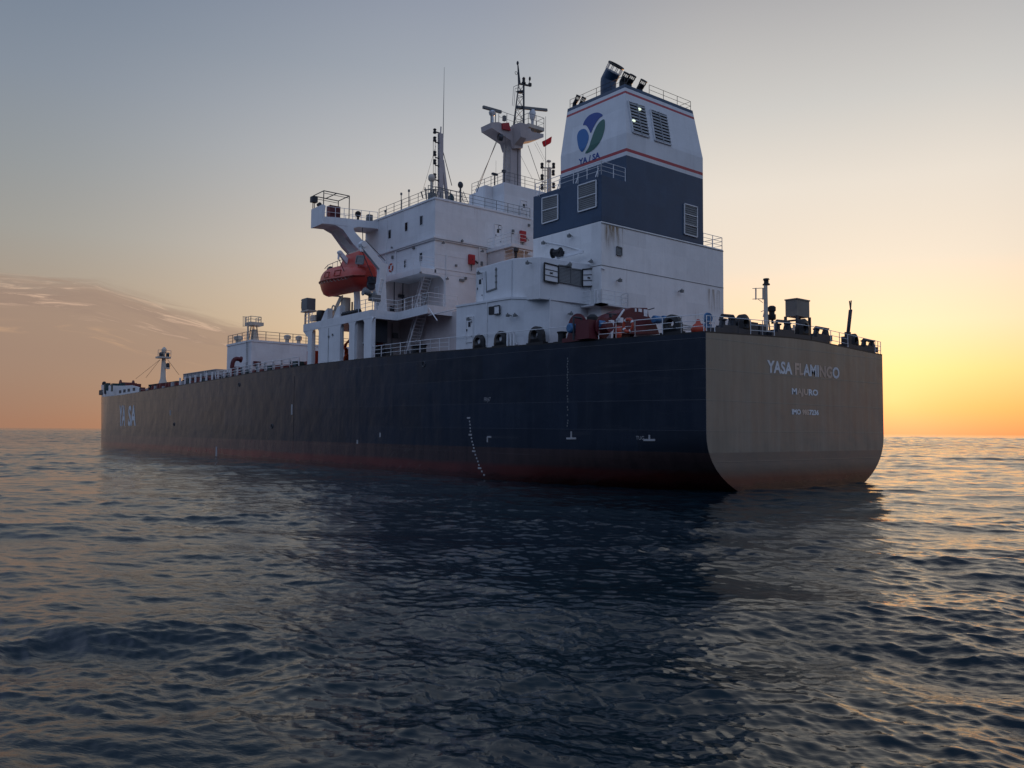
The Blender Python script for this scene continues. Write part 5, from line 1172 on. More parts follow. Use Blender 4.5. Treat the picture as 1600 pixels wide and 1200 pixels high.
# small red flag
def flag():
    base = o_(852.3, 230.5); tip = [o_(u, v) for u, v in ((846.2, 221), (850.5, 219.5), (855, 217.3), (859, 214.2), (862.2, 213))]; bot = [o_(u, v) for u, v in ((851, 230.3), (854.5, 227), (857.5, 225.3), (860.5, 224), (862.8, 221))]
    mb = MB(); n = 5; sub = 4; rows = []
    for i in range(n):
        rows.append([tip[i].lerp(bot[i], j/sub)+Vector((.18*math.sin(i*1.5+j*.5), 0, 0)) for j in range(sub+1)])
    mb.add([p for r in rows for p in r], [(i*(sub+1)+j, (i+1)*(sub+1)+j, (i+1)*(sub+1)+j+1, i*(sub+1)+j+1) for i in range(n-1) for j in range(sub)])
    o = mb.build('flag', 'flag', None, smooth=True); md = o.modifiers.new('thick', 'SOLIDIFY'); md.thickness = .02
    md = o.modifiers.new('sub', 'SUBSURF'); md.levels = md.render_levels = 2
    tag(o, 'small plain red flag flying from the halyard beside the radar mast', 'flag')
flag()

# ------------------------------------------------------- deckhouse amidships, hatches, foremast, forecastle
KX, KY = 97.95, 10.0; kz = at(393, 531, X=KX).z; KXF = at(355, 541, Y=KY).x
mb = MB(); mb.box(KX, KXF, -KY, KY, 12.3, kz); kh = mb.build('midship_deckhouse', 'white', ship, bevel=.05)
mb = MB(); mb.box(KX-.1, KXF+.1, KY, KY+.1, kz-.3, kz+.05); mb.box(KX-.1, KX, -KY, KY, kz-.3, kz+.05); mb.build('roof_edge', 'white', kh)
rail([(KXF-.1, KY-.1, kz), (KX+.1, KY-.1, kz), (KX+.1, -KY+.1, kz)], kh, h=1.6, bars=3, step=2.4, mat='grey', r=.06, rb=.035)
tX = KX+1.8; j_ = lambda u, v: at(u, v, X=tX); mb = MB()
for u0, u1, dx_ in ((392, 396, 0), (404, 401, 0), (394, 396.5, 1.6), (403, 400.5, 1.6)): a_, b_ = j_(u0, 531), j_(u1, 509); mb.tube((tX+dx_, a_.y, kz), (tX+dx_*.7, b_.y, b_.z), .12)
mb.beam((tX, j_(393, 521).y, j_(393, 521).z), (tX, j_(403, 521).y, j_(403, 521).z), .1, .1); mb.box(tX-.9, tX+1.6, j_(409, 506).y, j_(388, 506).y, j_(398, 509).z, j_(398, 504).z); mb.hexa([(tX-.2, j_(402, 530).y, kz), (tX+.9, j_(402, 530).y, kz), (tX+.9, j_(395, 530).y, kz), (tX-.2, j_(395, 530).y, kz), (tX-.2, j_(400, 515).y, j_(400, 515).z), (tX+.9, j_(400, 515).y, j_(400, 515).z), (tX+.9, j_(396, 515).y, j_(400, 515).z), (tX-.2, j_(396, 515).y, j_(400, 515).z)]); tw = mb.build('light_tower', 'cream', kh)
rail([(tX+1.5, j_(389, 504).y, j_(398, 504).z), (tX-.8, j_(389, 504).y, j_(398, 504).z), (tX-.8, j_(405, 504).y, j_(398, 504).z), (tX+1.5, j_(405, 504).y, j_(398, 504).z)], kh, h=j_(398, 495.5).z-j_(398, 504).z, bars=2, step=1.4, mat='cream', r=.07, rb=.05)
mb = MB()
for u in (380, 382.7, 385.5): mb.tube(j_(u, 494.5), j_(u, 510), .05, n=5)
mb.tube(j_(379, 495), j_(386, 495), .04, n=4); mb.tube(j_(379, 509.5), j_(386, 509.5), .04, n=4); mb.tube(j_(387.5, 531), j_(387.5, 505), .16, n=8); mb.build('ladder_antenna', 'cream', kh)
for u, s_ in ((373, 1.1), (449, .75), (467, .75)):
    p = at(u, 531, X=KX+.8) if u > 400 else at(u, 531, Y=KY-.9); mb = MB(); mb.lathe([(.5*s_, 0), (.5*s_, .7), (.8*s_, .75), (.8*s_, 1.3), (.2, 1.5)], (p.x if u < 400 else KX+.8, p.y, kz), n=12); mb.build('ventilator', 'cream', kh, smooth=True)
p = at(384, 555, Y=KY); door(kh, (p.x, KY, 13.6), (0, 1, 0), 1.0, 2.4); ladder((at(388, 577, Y=KY).x, KY+.25, 13), (at(388, 543, Y=KY).x, KY+.25, kz), kh, .6, 'grey', side=(1, 0, 0))
p = at(401, 568, X=KX); hb = MB(); hb.box(KX-.4, KX, p.y-.6, p.y+.6, p.z-.35, p.z+.35); hb.build('fire_hose_box', 'winch', kh)
# red gooseneck vent
p = at(362.5, 588, Y=13.6); gx = p.x; mb = MB(); G = lambda u, v: at(u, v, X=gx)
mb.path([Vector((gx, p.y, zd(gx))), G(362.5, 574), G(363.5, 567), G(365.5, 562.5), G(369, 560.5), G(375.5, 561.5)], .36, 10); mb.path([G(362.5, 578), G(367, 575.5), G(375, 575.5)], .3, 8); mb.tube(G(375.3, 561.5), G(377.5, 562), .52, n=10); mb.build('gooseneck_vent', 'winch', ship, smooth=True)
def hatch(x0, x1, zc0, zc1, y=9.2, mat='hatch', cm='deckred'):
    mb = MB(); z0 = 12.4; mb.box(x0, x1, -y, y, z0, zc0)
    n = max(3, int((x1-x0)/2.3))
    for k in range(n+1): x_ = x0+(x1-x0)*k/n; mb.prism([(x_-.06, y, z0), (x_-.06, y+.85, z0), (x_-.06, y+.35, zc0-.3), (x_-.06, y, zc0-.3)], (.12, 0, 0))
    mb.box(x0, x1, y, y+.35, zc0-.3, zc0-.15); c_ = mb.build('hatch_coaming', cm, ship)
    mb = MB(); mb.box(x0-.2, x1+.2, -y-.1, y+.1, zc0+.02, zc1)
    for k in range(n+1): x_ = x0+(x1-x0)*k/n; mb.box(x_-.08, x_+.08, y+.1, y+.18, zc0+.05, zc1-.05)
    mb.box(x0-.2, x1+.2, y+.1, y+.22, zc1-.16, zc1-.02); mb.box(x0-.2, x1+.2, y+.1, y+.22, zc0+.03, zc0+.15); mb.build('hatch_cover', mat, c_)
z_a, z_b = at(315, 588.5, Y=9.2).z, at(315, 580, Y=9.2).z
hatch(70, 94, 14.2, 14.6, mat='deckred'); hatch(117, 135.5, z_a, z_b); hatch(140, 160, z_a-.7, z_a-.2, mat='green', cm='green')
# deck pipes, stanchions and gear along the port rail
rail([deck_pt(x, .2) for x in np.linspace(66, 98, 12)], ship, h=1.3, step=2.6, r=.07, rb=.045)
mb = MB()
for x_ in np.linspace(72, 117, 17): z_ = zd(x_); mb.box(x_-.12, x_+.12, 15.62, 15.86, z_, z_+1.5)
mb.each('rail_stanchion', 'white_clean', ship)
mb = MB()
for k, x_ in enumerate(np.linspace(70, 116, 16)):
    h_ = random.uniform(.5, 1.3); w_ = random.uniform(.5, 1.3); mb.cur = 0 if (k % 3) else 1; mb.box(x_-w_, x_+w_, 13.6, 14.8, zd(x_), zd(x_)+h_)
    mb.cur = 1; mb.tube((x_+1, 14.9, zd(x_)), (x_+1, 14.9, zd(x_)+random.uniform(.9, 1.6)), .1)
mb.cur = 0; mb.tube((66, 13.3, 13.9), (116, 13.3, 13.6), .18); mb.tube((66, 12.9, 14.2), (116, 12.9, 13.9), .13); mb.build('deck_pipes', ['deckred', 'green'], ship)
mb = MB()
for k, x_ in enumerate(np.linspace(118, 158, 22)): h_ = random.uniform(.7, 1.6); mb.cur = k % 3 == 1; mb.box(x_-.4, x_+random.uniform(.2, .7), 12.8, 14.6, zd(x_), zd(x_)+h_)
mb.build('deck_fittings', ['deckred', 'hatch'], ship)
ladder(at(321, 595, Y=14), at(321, 580, Y=14), ship, .9); 
mb = MB()
for u in (342, 346): p = at(u, 592, Y=14.5); mb.ring((p.x, 14.5, zd(p.x)+1.1), (1, .5, 0), .9, .06, 12, 5, 0, math.pi); mb.tube((p.x, 14.2, zd(p.x)), (p.x, 14.2, zd(p.x)+1.5), .08)
mb.build('access_rail', 'white_clean', ship)
# foremast
FMX = 182.; h_ = lambda u, v: at(u, v, Y=0)
mb = MB(); pb, pt = h_(255, 598), h_(255.3, 556); FMX = pb.x; mb.lathe([(1.3, 0), (.75, 1.6), (.62, 5), (.5, (pt.z-pb.z))], (FMX, 0, pb.z-.5), n=12); fm = mb.build('foremast', 'cream', ship, smooth=True)
mb = MB(); e0, e1 = at(245, 558, X=FMX), at(265, 558, X=FMX); mb.box(FMX-1.2, FMX+1.2, e1.y, e0.y, e0.z-.25, e0.z+.2); e2, e3 = at(256, 575, X=FMX), at(264, 575, X=FMX); mb.box(FMX-.8, FMX+.8, e3.y, e2.y, e2.z-.2, e2.z+.15); mb.lathe([(.3, 0), (.3, 1), (.65, 1.2), (.7, 2.0), (.2, 2.6)], (FMX, 0, e0.z+.1), n=10); mb.tube((FMX, 0, e0.z), (FMX, 0, h_(255, 545.5).z), .12); mb.build('mast_platform', 'cream', fm)
rail([(FMX-1, e0.y, e0.z+.2), (FMX-1, e1.y, e0.z+.2)], fm, h=1.6, bars=2, step=1.3, mat='cream', r=.07, rb=.05)
mb = MB()
for yy in (e0.y*.5, e1.y*.6): mb.lathe([(.45, 0), (.5, .3), (.5, .9), (.2, 1.1)], (FMX-.5, yy, e0.z+.2), n=9)
mb.lathe([(.5, 0), (.55, .3), (.5, 1), (.2, 1.2)], (FMX, (e2.y+e3.y)/2-.4, e2.z+.15), n=9); mb.build('floodlight', 'dark', fm)
mb = MB()
for u, v in ((212, 592), (228, 590)): a_ = at(250, 562, X=FMX); mb.tube((FMX, a_.y, a_.z), at(u, v, Y=2), .05, n=4)
a_ = at(262, 562, X=FMX); mb.tube((FMX, a_.y, a_.z), at(280, 586, Y=-4), .05, n=4); mb.build('stay_wire', 'dark', fm)
# white forecastle bulwark
def fplan(x): return interp(x, YD) if x <= XB else bow((x-XB)/33)
fx = list(np.linspace(142, 165, 8))+[XB+33*u for u in (.12, .25, .38, .5, .62, .72, .82, .9, .96)]
mb = MB(); prev = None
for i, x_ in enumerate(fx):
    y_ = fplan(x_); z0 = interp(x_, ZD)+.02; zt_ = np.interp(x_, [142, 148, 165, 182, 200], [z0+.9, z0+1.7, z0+2.4, 15.2, 16.6]); fl = 1+.012*(x_ > XB)
    row = [(x_, y_, z0), (x_, y_*fl, zt_), (x_, y_*fl-.25, zt_), (x_, y_-.25, z0)]
    if prev:
        for s_ in (1, -1): mb.add([(a, b*s_, c) for a, b, c in prev+row], [(0, 4, 5, 1), (1, 5, 6, 2), (2, 6, 7, 3)])
    prev = row
fb = mb.each('forecastle_bulwark', 'white', ship)[0]
mb = MB()
for x_ in (146, 150, 153.5, 157): mb.box(x_-.9, x_+.9, 16.05, 16.17, interp(x_, ZD)+.45, interp(x_, ZD)+1.1)
for x_, w_ in ((170, .6), (176, 1.6), (178.5, .7)): y_ = fplan(x_); mb.box(x_-w_, x_+w_, y_-.2, y_+.35, 12.6, 13.7)
mb.each('bulwark_port', 'dark', fb)
mb = MB()
for k in range(16): u_ = 166+3.1*k+random.uniform(-1, 1); x_ = random.uniform(160, 176); p = at(u_, 604, X=x_); w_ = random.uniform(.5, 1.5); mb.cur = 1 if 196 < u_ < 222 and k % 4 else 0; zz2 = at(u_, random.uniform(598.5, 603), X=x_).z; mb.box(x_-w_, x_+w_, p.y-w_*.6, p.y+w_*.6, 13, zz2)
mb.build('forecastle_gear', ['green', 'deckred'], ship)
p = at(198, 603, Y=8); mb = MB(); mb.lathe([(1.3, -1.6), (1.3, -1.4), (.7, -1.3), (.7, 1.3), (1.3, 1.4), (1.3, 1.6)], (p.x, 8, at(210, 600, Y=8).z), (0, 1, 0), 14); mb.tube((p.x, 6.2, at(210, 600, Y=8).z), (p.x, 10, at(210, 600, Y=8).z), .3); mb.cbox((p.x+2.4, 8, at(210, 600, Y=8).z-.1), 1.6, 1.6, 1.4); mb.build('windlass', 'winch', ship)
p = at(158.5, 603, X=176.0); mb = MB(); mb.lathe([(.25, -2), (.25, .2), (.5, .4), (.5, 1.1), (.2, 1.4)], (176, p.y-.6, at(158.5, 605, X=176).z), n=9); mb.build('bow_light', 'black', ship, smooth=True)

# ------------------------------------------------------- mooring deck aft
def chock(u, v, w, h, parent, Y=None, X=None):
    """closed panama chock: a thick arched plate with an oval hole"""
    nrm = Vector((0, 1, 0)) if Y is not None else Vector((-1, 0, 0))
    p = at(u, v, Y=Y, X=X); s = Vector((abs(nrm.y), abs(nrm.x), 0)); N = 28; out = []; inn = []
    for i in range(N):
        a = 2*math.pi*i/N; ca_, sa_ = math.cos(a), math.sin(a)
        ox, oz = w/2*ca_*(1 if sa_ > 0 else (1+.1*abs(sa_))), h*(.42+.58*sa_) if sa_ > 0 else h*.42*(1+sa_*1.0)
        if sa_ < -.3: ox = w/2*(1.04 if ca_ > 0 else -1.04)*min(1, abs(ca_)*1.6+.1); oz = 0 if sa_ < -.6 else oz
        out.append((ox, oz)); inn.append((w*.17*ca_, h*.52+h*.17*sa_))
    base = Vector((p.x, p.y, p.z)); th = .42; m2 = MB(); P = lambda q, o: base+s*q[0]+Vector((0, 0, q[1]))+nrm*o
    mid = [((o[0]*.25+i_[0]*.75), (o[1]*.25+i_[1]*.75)) for o, i_ in zip(out, inn)]
    rings = [[P(q, -th) for q in inn], [P(q, 0) for q in inn], [P(q, .14) for q in mid], [P(q, 0) for q in out], [P(q, -th) for q in out]]
    vs = [q for r_ in rings for q in r_]; fs = []
    for k in range(5):
        k2 = (k+1) % 5
        for i in range(N): fs.append((k*N+i, k*N+(i+1) % N, k2*N+(i+1) % N, k2*N+i))
    m2.add(vs, fs); return m2.build('panama_chock', 'black', parent, smooth=True)
def yat(u, v=535):
    Y = 15.4
    for _ in range(8): p = at(u, v, Y=Y); Y = interp(p.x, YD)-.25
    return Y
for u, vb, w, h in ((747.5, 545.5, 1.85, 1.5), (781, 541.5, 1.85, 1.5), (836, 537, 1.9, 1.6), (902, 530.5, 1.85, 1.6), (1048, 521, 1.7, 1.5)):
    Y = yat(u, vb); p = at(u, vb, Y=Y); o = chock(u, vb, w, h, ship, Y=Y)
    mb = MB(); mb.box(p.x-w*.62, p.x+w*.62, Y-.5, Y+.08, p.z-.35, p.z+.12); mb.build('chock_base', 'black', o)
mb = MB()
for u, v in ((793, 540), (798, 539.5), (803, 539)):
    Y = yat(u, v); p = at(u, v, Y=Y); mb.tube((p.x, Y, p.z-.1), (p.x, Y, p.z+1.2), .12)
p = at(800, 539, Y=15.2); mb.beam((p.x-.9, 15.3, p.z), (p.x+.9, 15.3, p.z+1.1), .1, .12); mb.build('roller_guide', 'white_clean', ship)
def bitts(x, y, parent=ship, mat='black', r=.38, h=1.15, ax='x'):
    z_ = zd(max(0, x))+.0; m2 = MB()
    for d in (-.75, .75):
        px_, py_ = (x+d, y) if ax == 'x' else (x, y+d); m2.lathe([(r, 0), (r, h-.15), (r*1.25, h-.1), (r*1.25, h), (r*.6, h+.04)], (px_, py_, z_), n=12)
    if ax == 'x': m2.box(x-1.4, x+1.4, y-.5, y+.5, z_, z_+.25)
    else: m2.box(x-.5, x+.5, y-1.4, y+1.4, z_, z_+.25)
    return m2.build('mooring_bitts', mat, parent, smooth=True)
bitts(at(886, 528, Y=14.4).x, 14.3); bitts(at(655, 545, Y=14.6).x, 14.6); bitts(at(812, 536, Y=14.4).x, 13.9)
# fairleads along the stern: an open framed roller fairlead beside a round chock, on a long plinth
def plinth(u0, v0, u1, v1, h=.42):
    a_, b_ = at(u0, v0, X=.5), at(u1, v1, X=.5); m2 = MB(); n = Vector((1, 0, 0)); zz2 = Vector((0, 0, h))
    m2.hexa([a_, b_, b_+n*.9, a_+n*.9, a_+zz2, b_+zz2, b_+n*.9+zz2, a_+n*.9+zz2]); return m2.build('fairlead_plinth', 'dark', ship)
def frame(u0, v0, u1, v1, h, parent):
    """trapezoid hoop with a roller at each side and a low saddle"""
    a_, b_ = at(u0, v0, X=.9), at(u1, v1, X=.9); m2 = MB(); Z = lambda k: Vector((0, 0, k)); i0, i1 = a_.lerp(b_, .16)+Z(h), a_.lerp(b_, .86)+Z(h)
    m2.path([a_, i0, i1, b_], .13, 8); m2.beam(a_+Z(.15), b_+Z(.15), .7, .5)
    for f, hh in ((.2, .55), (.8, .7)): c_ = a_.lerp(b_, f); m2.lathe([(.3, 0), (.3, .08), (.2, .12), (.2, hh), (.32, hh+.05), (.32, hh+.15)], tuple(c_+Z(.2)), n=12)
    m2.prism([a_.lerp(b_, .62)+Z(.1), b_+Z(.1), b_.lerp(a_, .05)+Z(h*.7), a_.lerp(b_, .8)+Z(h*.92)], (.3, 0, 0)); return m2.build('roller_fairlead', 'dark', parent)
p1 = plinth(1118, 519.5, 1172, 522); frame(1124.5, 516, 1149, 517.5, 1.2, p1); chock(1164.3, 520.5, 1.55, 1.55, p1, X=.6)
p2 = plinth(1207, 525.5, 1267, 532); frame(1210, 522, 1236, 524, 1.15, p2); chock(1257.5, 529, 1.7, 1.75, p2, X=.6)
p3 = plinth(1268, 532.5, 1297, 537); frame(1271, 528, 1295, 532, 1.0, p3)
p4 = plinth(1324, 543.5, 1366, 552.5); chock(1336.5, 543.5, 1.35, 1.35, p4, X=.6); frame(1346, 545.5, 1366.5, 549.5, .95, p4)
mb = MB()
for u, v in ((1176, 518), (1189, 521)): p = at(u, v, X=1.2); mb.box(1.0, 1.8, p.y-.5, p.y+.4, p.z-.5, p.z+.75)
p = at(1153, 512, X=1.5); mb.lathe([(.45, -.6), (.3, -.5), (.3, .5), (.45, .6)], (1.5, p.y, p.z+.2), (0, 1, 0), 12); mb.build('bollard_block', 'dark', ship)
# stern rail: rising to the middle with the deck's camber
def stern(y): return 12.16+.46*min(1, max(0, (13.54-abs(y))/11.74))
def stern_rail(u0, u1, step=1.7, bars=3, posts=True):
    y0, y1 = at(u0, 520, X=.2).y, at(u1, 545, X=.2).y; n = max(2, int(abs(y0-y1)/2)); return rail([(.2, y0+(y1-y0)*i/n, stern(y0+(y1-y0)*i/n)) for i in range(n+1)], ship, h=1.3, step=step, bars=bars, posts=posts, r=.035)
stern_rail(1104, 1117); stern_rail(1117, 1173, bars=1, posts=False); stern_rail(1173, 1210, 1.5); stern_rail(1210, 1265, bars=1, posts=False); stern_rail(1268, 1298, bars=1, posts=False); stern_rail(1298, 1325); stern_rail(1325, 1367, bars=1, posts=False); stern_rail(1367, 1376, .6)
mb = MB()
for u in (1125, 1141, 1154, 1210, 1228, 1280, 1289, 1322, 1350, 1357): y = at(u, 530, X=.2).y; mb.tube((.2, y, stern(y)+(1.0 if u not in (1154, 1322) else 0)), (.2, y, stern(y)+1.3), .04, n=5)
mb.each('rail_bracket', 'dark', ship)
# mooring winches: port one in front of the casing
def winch(x, y, z, name='mooring_winch'):
    root = empty(name, (x, y, z), ship); m2 = MB()
    m2.box(-1.3, 1.3, -3.6, 3.6, 0, .35)
    for yy in (-3.2, -1.2, 1.2, 3.2): m2.prism([(-1.0, yy-.12, .35), (1.0, yy-.12, .35), (.5, yy-.12, 1.7), (-.5, yy-.12, 1.7)], (0, .24, 0))
    m2.build('winch_frame', 'winch', root)
    for c in (-2.2, 2.2):
        m2 = MB(); m2.lathe([(1.15, -.85), (1.15, -.75), (.5, -.72), (.5, .72), (1.15, .75), (1.15, .85)], (0, c, 1.35), (0, 1, 0), 20); m2.build('winch_drum', 'winch', root, smooth=True)
        m2 = MB(); m2.lathe([(.86, -.66), (.92, 0), (.86, .66)], (0, c, 1.35), (0, 1, 0), 18); m2.build('rope_coil', 'rope', root, smooth=True)
    m2 = MB(); m2.box(-.9, .9, -.7, .7, .35, 2.0); m2.build('gearbox', 'winch', root, bevel=.08)
    m2 = MB(); m2.lathe([(.4, 0), (.42, .1), (.42, .9), (.3, 1.0)], (-.3, 3.3, 1.1), (0, 1, 0), 14); m2.build('winch_motor', 'motor', root, smooth=True)
    return root
wx = at(960, 505, Y=10.5).x
winch(wx+.5, 11.6, 12.35); 
# big red housing with white panels behind the rail
X0 = 11.2; r_ = lambda u, v: at(u, v, X=X0)
P = [r_(u, v) for u, v in ((945, 522), (945, 499), (956, 494), (966, 489), (977, 484.5), (988, 480.5), (1012, 481), (1014, 494), (1024, 503), (1031, 522))]
mb = MB(); mb.prism([(X0, p.y, max(p.z, 12.5)) for p in P], (2.2, 0, 0)); hs = mb.build('winch_power_unit', 'winch', ship, bevel=.05)
mb = MB()
for u, v, w, h in ((993, 484.5, .22, .3), (1000, 485, .45, .3), (1008.5, 487, .5, .4), (1008.5, 492.5, .45, .22)): p = r_(u, v); mb.box(X0-.04, X0, p.y-w/2, p.y+w/2, p.z-h/2, p.z+h/2)
mb.build('control_panel', 'white_clean', hs)
mb = MB(); p = r_(967, 492); mb.beam((X0-.06, p.y+.4, 14.3), (X0-.06, p.y-.6, 15.4), .12, .12); p = r_(946, 512); mb.beam((X0-.5, p.y, 12.5), (X0-.5, p.y-.2, 14.2), .5, .25); p = r_(1023, 515); mb.cbox((X0-.3, p.y, 13.0), .3, .25, .7); p = r_(1026, 515); mb.cbox((X0-.3, p.y, 13.0), .3, .2, .7); p = r_(966, 501); mb.cbox((X0-.3, p.y, p.z), .3, .35, .45); mb.build('brake_lever', 'white_clean', hs)
mb = MB()
for u, v, w in ((927, 508.5, .75), (1014, 501, .85), (1027, 501, .7)): p = r_(u, v); mb.lathe([(.33, -w/2), (.36, -w/2+.08), (.36, w/2-.08), (.3, w/2)], (X0-.9, p.y, p.z), (0, 1, 0), 12)
mb.build('winch_motor', 'motor', hs, smooth=True)
mb = MB(); mb.tube(r_(948, 490), r_(963, 491), .06); mb.tube(r_(954, 490.5), r_(954, 496), .14); mb.tube(r_(1013, 484), r_(1022, 481.5), .05); mb.build('control_lever', 'dark', hs)
p = r_(921.5, 515); mb = MB(); mb.box(X0-.8, X0+.8, p.y-.9, p.y+.9, 12.4, 14.0); mb.lathe([(.9, 0), (.9, .12), (.45, .15), (.45, .9)], (X0-.9, p.y-.6, 13.4), (-1, 0, 0), 16); mb.build('winch_base', 'winch', hs)
p = r_(931, 497); mb = MB(); mb.lathe([(.45, 0), (.5, .2), (.5, .7), (.25, .95)], (X0+.4, p.y, p.z-.6), n=12); mb.build('vent_head', 'black', ship, smooth=True)
mb = MB(); a_, b_ = r_(909, 522), r_(921, 508); mb.path([(X0+1, a_.y, 12.4), (X0+1, a_.y, b_.z+.7), (X0+1, b_.y, b_.z+.7), (X0+1, b_.y, 12.4)], .09, 6); mb.build('hoop_rail', 'dark', ship)
# blue hand-wheel, orange float and bits at the port stern corner
p = at(1106, 497, X=3); mb = MB(); mb.lathe([(.42, -.12), (.46, 0), (.42, .12)], (3, p.y, p.z), (-1, .2, 0), 14); mb.tube((3.1, p.y, 12.4), (3.1, p.y, p.z), .12); mb.cbox((3.2, p.y, 13), .5, .9, .9); mb.build('winch_control_stand', 'motor', ship)
def drum(u, v, X, r, h, lab, name='orange_drum'):
    p = at(u, v, X=X); m2 = MB(); m2.lathe([(r*.96, 0), (r, .05), (r, h*.32), (r*1.04, h*.34), (r, h*.36), (r, h*.64), (r*1.04, h*.66), (r, h*.68), (r, h-.05), (r*.94, h)], (X, p.y, zd(X)+.1), n=16); o = m2.build(name, 'drum_orange', None, smooth=True); tag(o, lab, 'drum'); return o
drum(966, 523, 9.2, .27, 1.15, 'orange drum standing by the aft rail in front of the red winches', 'orange_drum')
p = at(1091, 517, X=2.4); mb = MB(); mb.lathe([(.3, 0), (.52, .2), (.58, .5), (.45, .8), (.2, 1.0), (.14, 1.25), (.1, 1.3)], (2.4, p.y, zd(2.4)+.12), n=14); o = mb.build('mooring_buoy', 'drum_orange', None, smooth=True); tag(o, 'round orange buoy on deck at the port corner of the stern', 'buoy')
mb = MB()
for k in range(3): a_, b_ = at(1064, 507+4*k, X=6), at(1086, 511+2.2*k, X=3); mb.tube(a_, b_, .06)
tag(mb.build('mooring_rope', 'rope', None), 'pale mooring ropes slung low behind the rail at the port stern corner', 'rope')
# lifebuoys
def lifebuoy(c, axis, r, lab, name='lifebuoy'):
    root = empty(name, c); tag(root, lab, 'lifebuoy', 'lifebuoys'); m2 = MB(); m2.ring((0, 0, 0), axis, r, r*.27, 24, 10, squash=.8); m2.build('ring', 'drum_orange', root, smooth=True)
    for k in range(4): a0 = k*math.pi/2+.4; m2 = MB(); m2.ring((0, 0, 0), axis, r, r*.285, 4, 10, a0, a0+.28, .83); m2.build('band', 'white_clean', root, smooth=True)
    m2 = MB(); ax = Vector(axis).normalized(); u_, w_ = perp(ax); pts = [(u_*math.cos(k*.2618)+w_*math.sin(k*.2618))*(r*(1.33 if k % 6 else 1.25)) for k in range(25)]; m2.path(pts, r*.035, 4); m2.build('grab_line', 'rope', root)
    return root
Y = 15.0; p = at(983.5, 509, Y=14.75); lifebuoy((p.x, p.y+.15, p.z), (0, 1, 0), .5, 'orange lifebuoy hung on the aft rail in front of the red winch')
p = at(611.5, 418.5, Y=BY); lifebuoy((p.x, BY+.06, p.z), (0, 1, 0), .46, 'lifebuoy on the boat deck rail beside the lifeboat davit')
# water tank on its stand
TX = 2.6; t0 = at(1245, 466, X=TX); t1 = at(1264.5, 469, X=TX); tb = at(1245, 493, X=TX).z; L = at(1227, 467.5, Y=t0.y).x-TX
mb = MB(); mb.hexa([(TX, t1.y, tb), (TX+L, t1.y, tb), (TX+L, t0.y, tb), (TX, t0.y, tb), (TX, t1.y, t0.z), (TX+L, t1.y, t0.z), (TX+L, t0.y, t0.z), (TX, t0.y, t0.z)]); mb.box(TX-.06, TX+L+.06, t1.y-.06, t0.y+.06, t0.z-.08, t0.z+.03); tk = mb.build('water_tank', 'tank', ship)
mb = MB()
for x_, y_ in ((TX, t0.y), (TX, t1.y), (TX+L, t0.y), (TX+L, t1.y)): mb.box(x_-.1, x_+.1, y_-.1, y_+.1, 12.4, tb+.02)
zz2 = at(1245, 500, X=TX).z; mb.beam((TX, t0.y, zz2), (TX, t1.y, zz2), .1, .16); mb.beam((TX, t0.y, zz2), (TX+L, t0.y, zz2), .1, .16); mb.tube((TX+.3, t0.y-.8, zz2), (TX+.3, t0.y-1.1, tb), .07); mb.build('tank_stand', 'dark', tk)
mb = MB()
for k, u in enumerate((1237, 1240.5, 1244.5, 1249)): y_ = at(u, 510, X=TX-.3).y; mb.tube((TX-.3, y_, 12.5), (TX-.3, y_, 14.0+.3*(k % 2)), .1)
mb.box(TX-.4, TX+1.2, t1.y+.2, t0.y, 12.6, 13.5); mb.build('tank_piping', 'cream', tk)
# stern light mast with a small dipole frame
LX = 2.2; l_ = lambda u, v: at(u, v, X=LX); a_ = l_(1197, 519); b_ = l_(1197.3, 446)
mb = MB(); mb.lathe([(.26, 0), (.2, .8), (.16, b_.z-12.4)], (LX, a_.y, 12.4), n=10); lm = mb.build('stern_light_mast', 'cream', ship, smooth=True)
mb = MB(); mb.lathe([(.14, 0), (.32, .03), (.3, .14), (.2, .18), (.2, .42), (.28, .46), (.24, .6)], tuple(b_), n=12); mb.build('stern_light', 'black', lm, smooth=True)
mb = MB()
for v in (450.5, 467): mb.tube(l_(1176, v+.3), l_(1196, v-.5), .03, n=5)
for u, r2 in ((1181, .06), (1192.3, .07)): mb.tube(l_(u, 450), l_(u, 468), r2, n=6)
mb.tube(l_(1184, 467), l_(1192, 473), .03, n=4); mb.tube(l_(1189, 487), l_(1194, 485), .03, n=4); mb.tube(l_(1192.5, 495), l_(1196, 480), .05, n=5); mb.build('dipole_antenna', 'cream', lm)
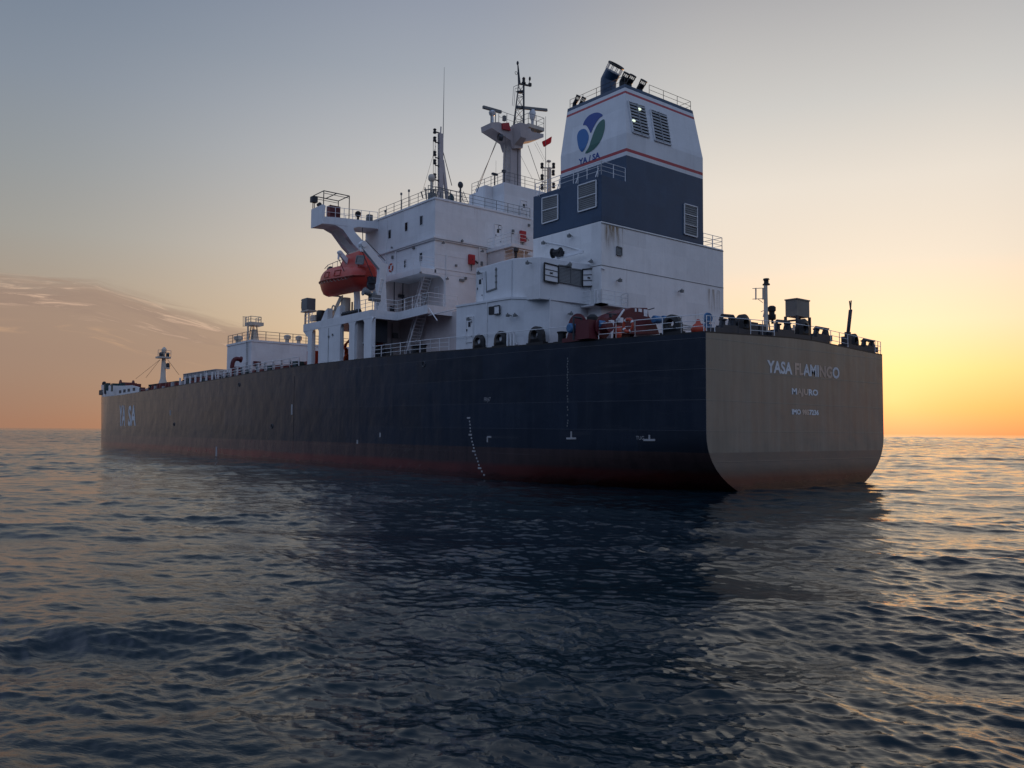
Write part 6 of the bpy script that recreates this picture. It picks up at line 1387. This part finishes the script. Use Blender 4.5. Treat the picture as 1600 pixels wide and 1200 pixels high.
mb = MB(); p = l_(1206, 489); mb.lathe([(.3, -.6), (.34, -.5), (.34, -.15), (.24, -.1), (.24, .1), (.34, .15), (.34, .5), (.2, .62)], tuple(p), n=12); mb.tube(l_(1206.5, 494), l_(1207, 506), .1); mb.beam(l_(1199, 498), l_(1207, 497), .1, .1); mb.tube(l_(1203, 519), l_(1201, 500), .06); mb.build('searchlight', 'black', lm, smooth=True)
mb = MB(); mb.cbox((LX-.3, a_.y+.1, 12.9), .8, .9, .9); mb.build('mast_step', 'cream', lm)
# folded ensign staff on its tabernacle
ex = 1.0; e_ = lambda u, v: at(u, v, X=ex); mb = MB(); mb.beam(e_(1325, 521), e_(1329, 484), .13, .3, up=(1, 0, 0)); mb.beam(e_(1329, 484), e_(1327.3, 470), .07, .09, up=(1, 0, 0)); mb.beam(e_(1329, 484), e_(1330, 469.5), .07, .09, up=(1, 0, 0)); mb.tube(e_(1323, 527), e_(1325, 508), .07); mb.tube(e_(1327.2, 522), e_(1326, 510), .07); mb.cbox(tuple(e_(1324.5, 523)), .4, .45, .5); mb.box(ex-.4, ex+.4, e_(1327, 530).y, e_(1320.5, 530).y, 12.3, e_(1324, 526).z); mb.build('ensign_staff', 'dark', ship)
# orange fire monitor seen through the gallery opening
p = at(541, 562, Y=13.5); z_ = zd(p.x); mb = MB(); mb.tube((p.x, 13.5, z_), (p.x, 13.5, z_+1.9), .28); mb.lathe([(.6, 0), (.6, .9), (.35, 1.2)], (p.x-.5, 13.5, z_), n=12); mb.path([(p.x, 13.5, z_+1.9), (p.x+.5, 13.5, z_+2.2), (p.x+.2, 13.5, z_+2.6)], .2, 8); mb.tube((p.x+.4, 13.5, z_+2.6), (p.x-1.0, 13.5, z_+3.1), .12, .2); mb.build('fire_monitor', 'orange_dark', ship)
p = at(492.5, 560, Y=13.5); mb = MB(); mb.box(p.x-.7, p.x+.7, 13.2, 14.4, 13, at(492, 549, Y=13.5).z); mb.build('hose_cabinet', 'orange_dark', ship)
p = at(1118, 540, X=0)
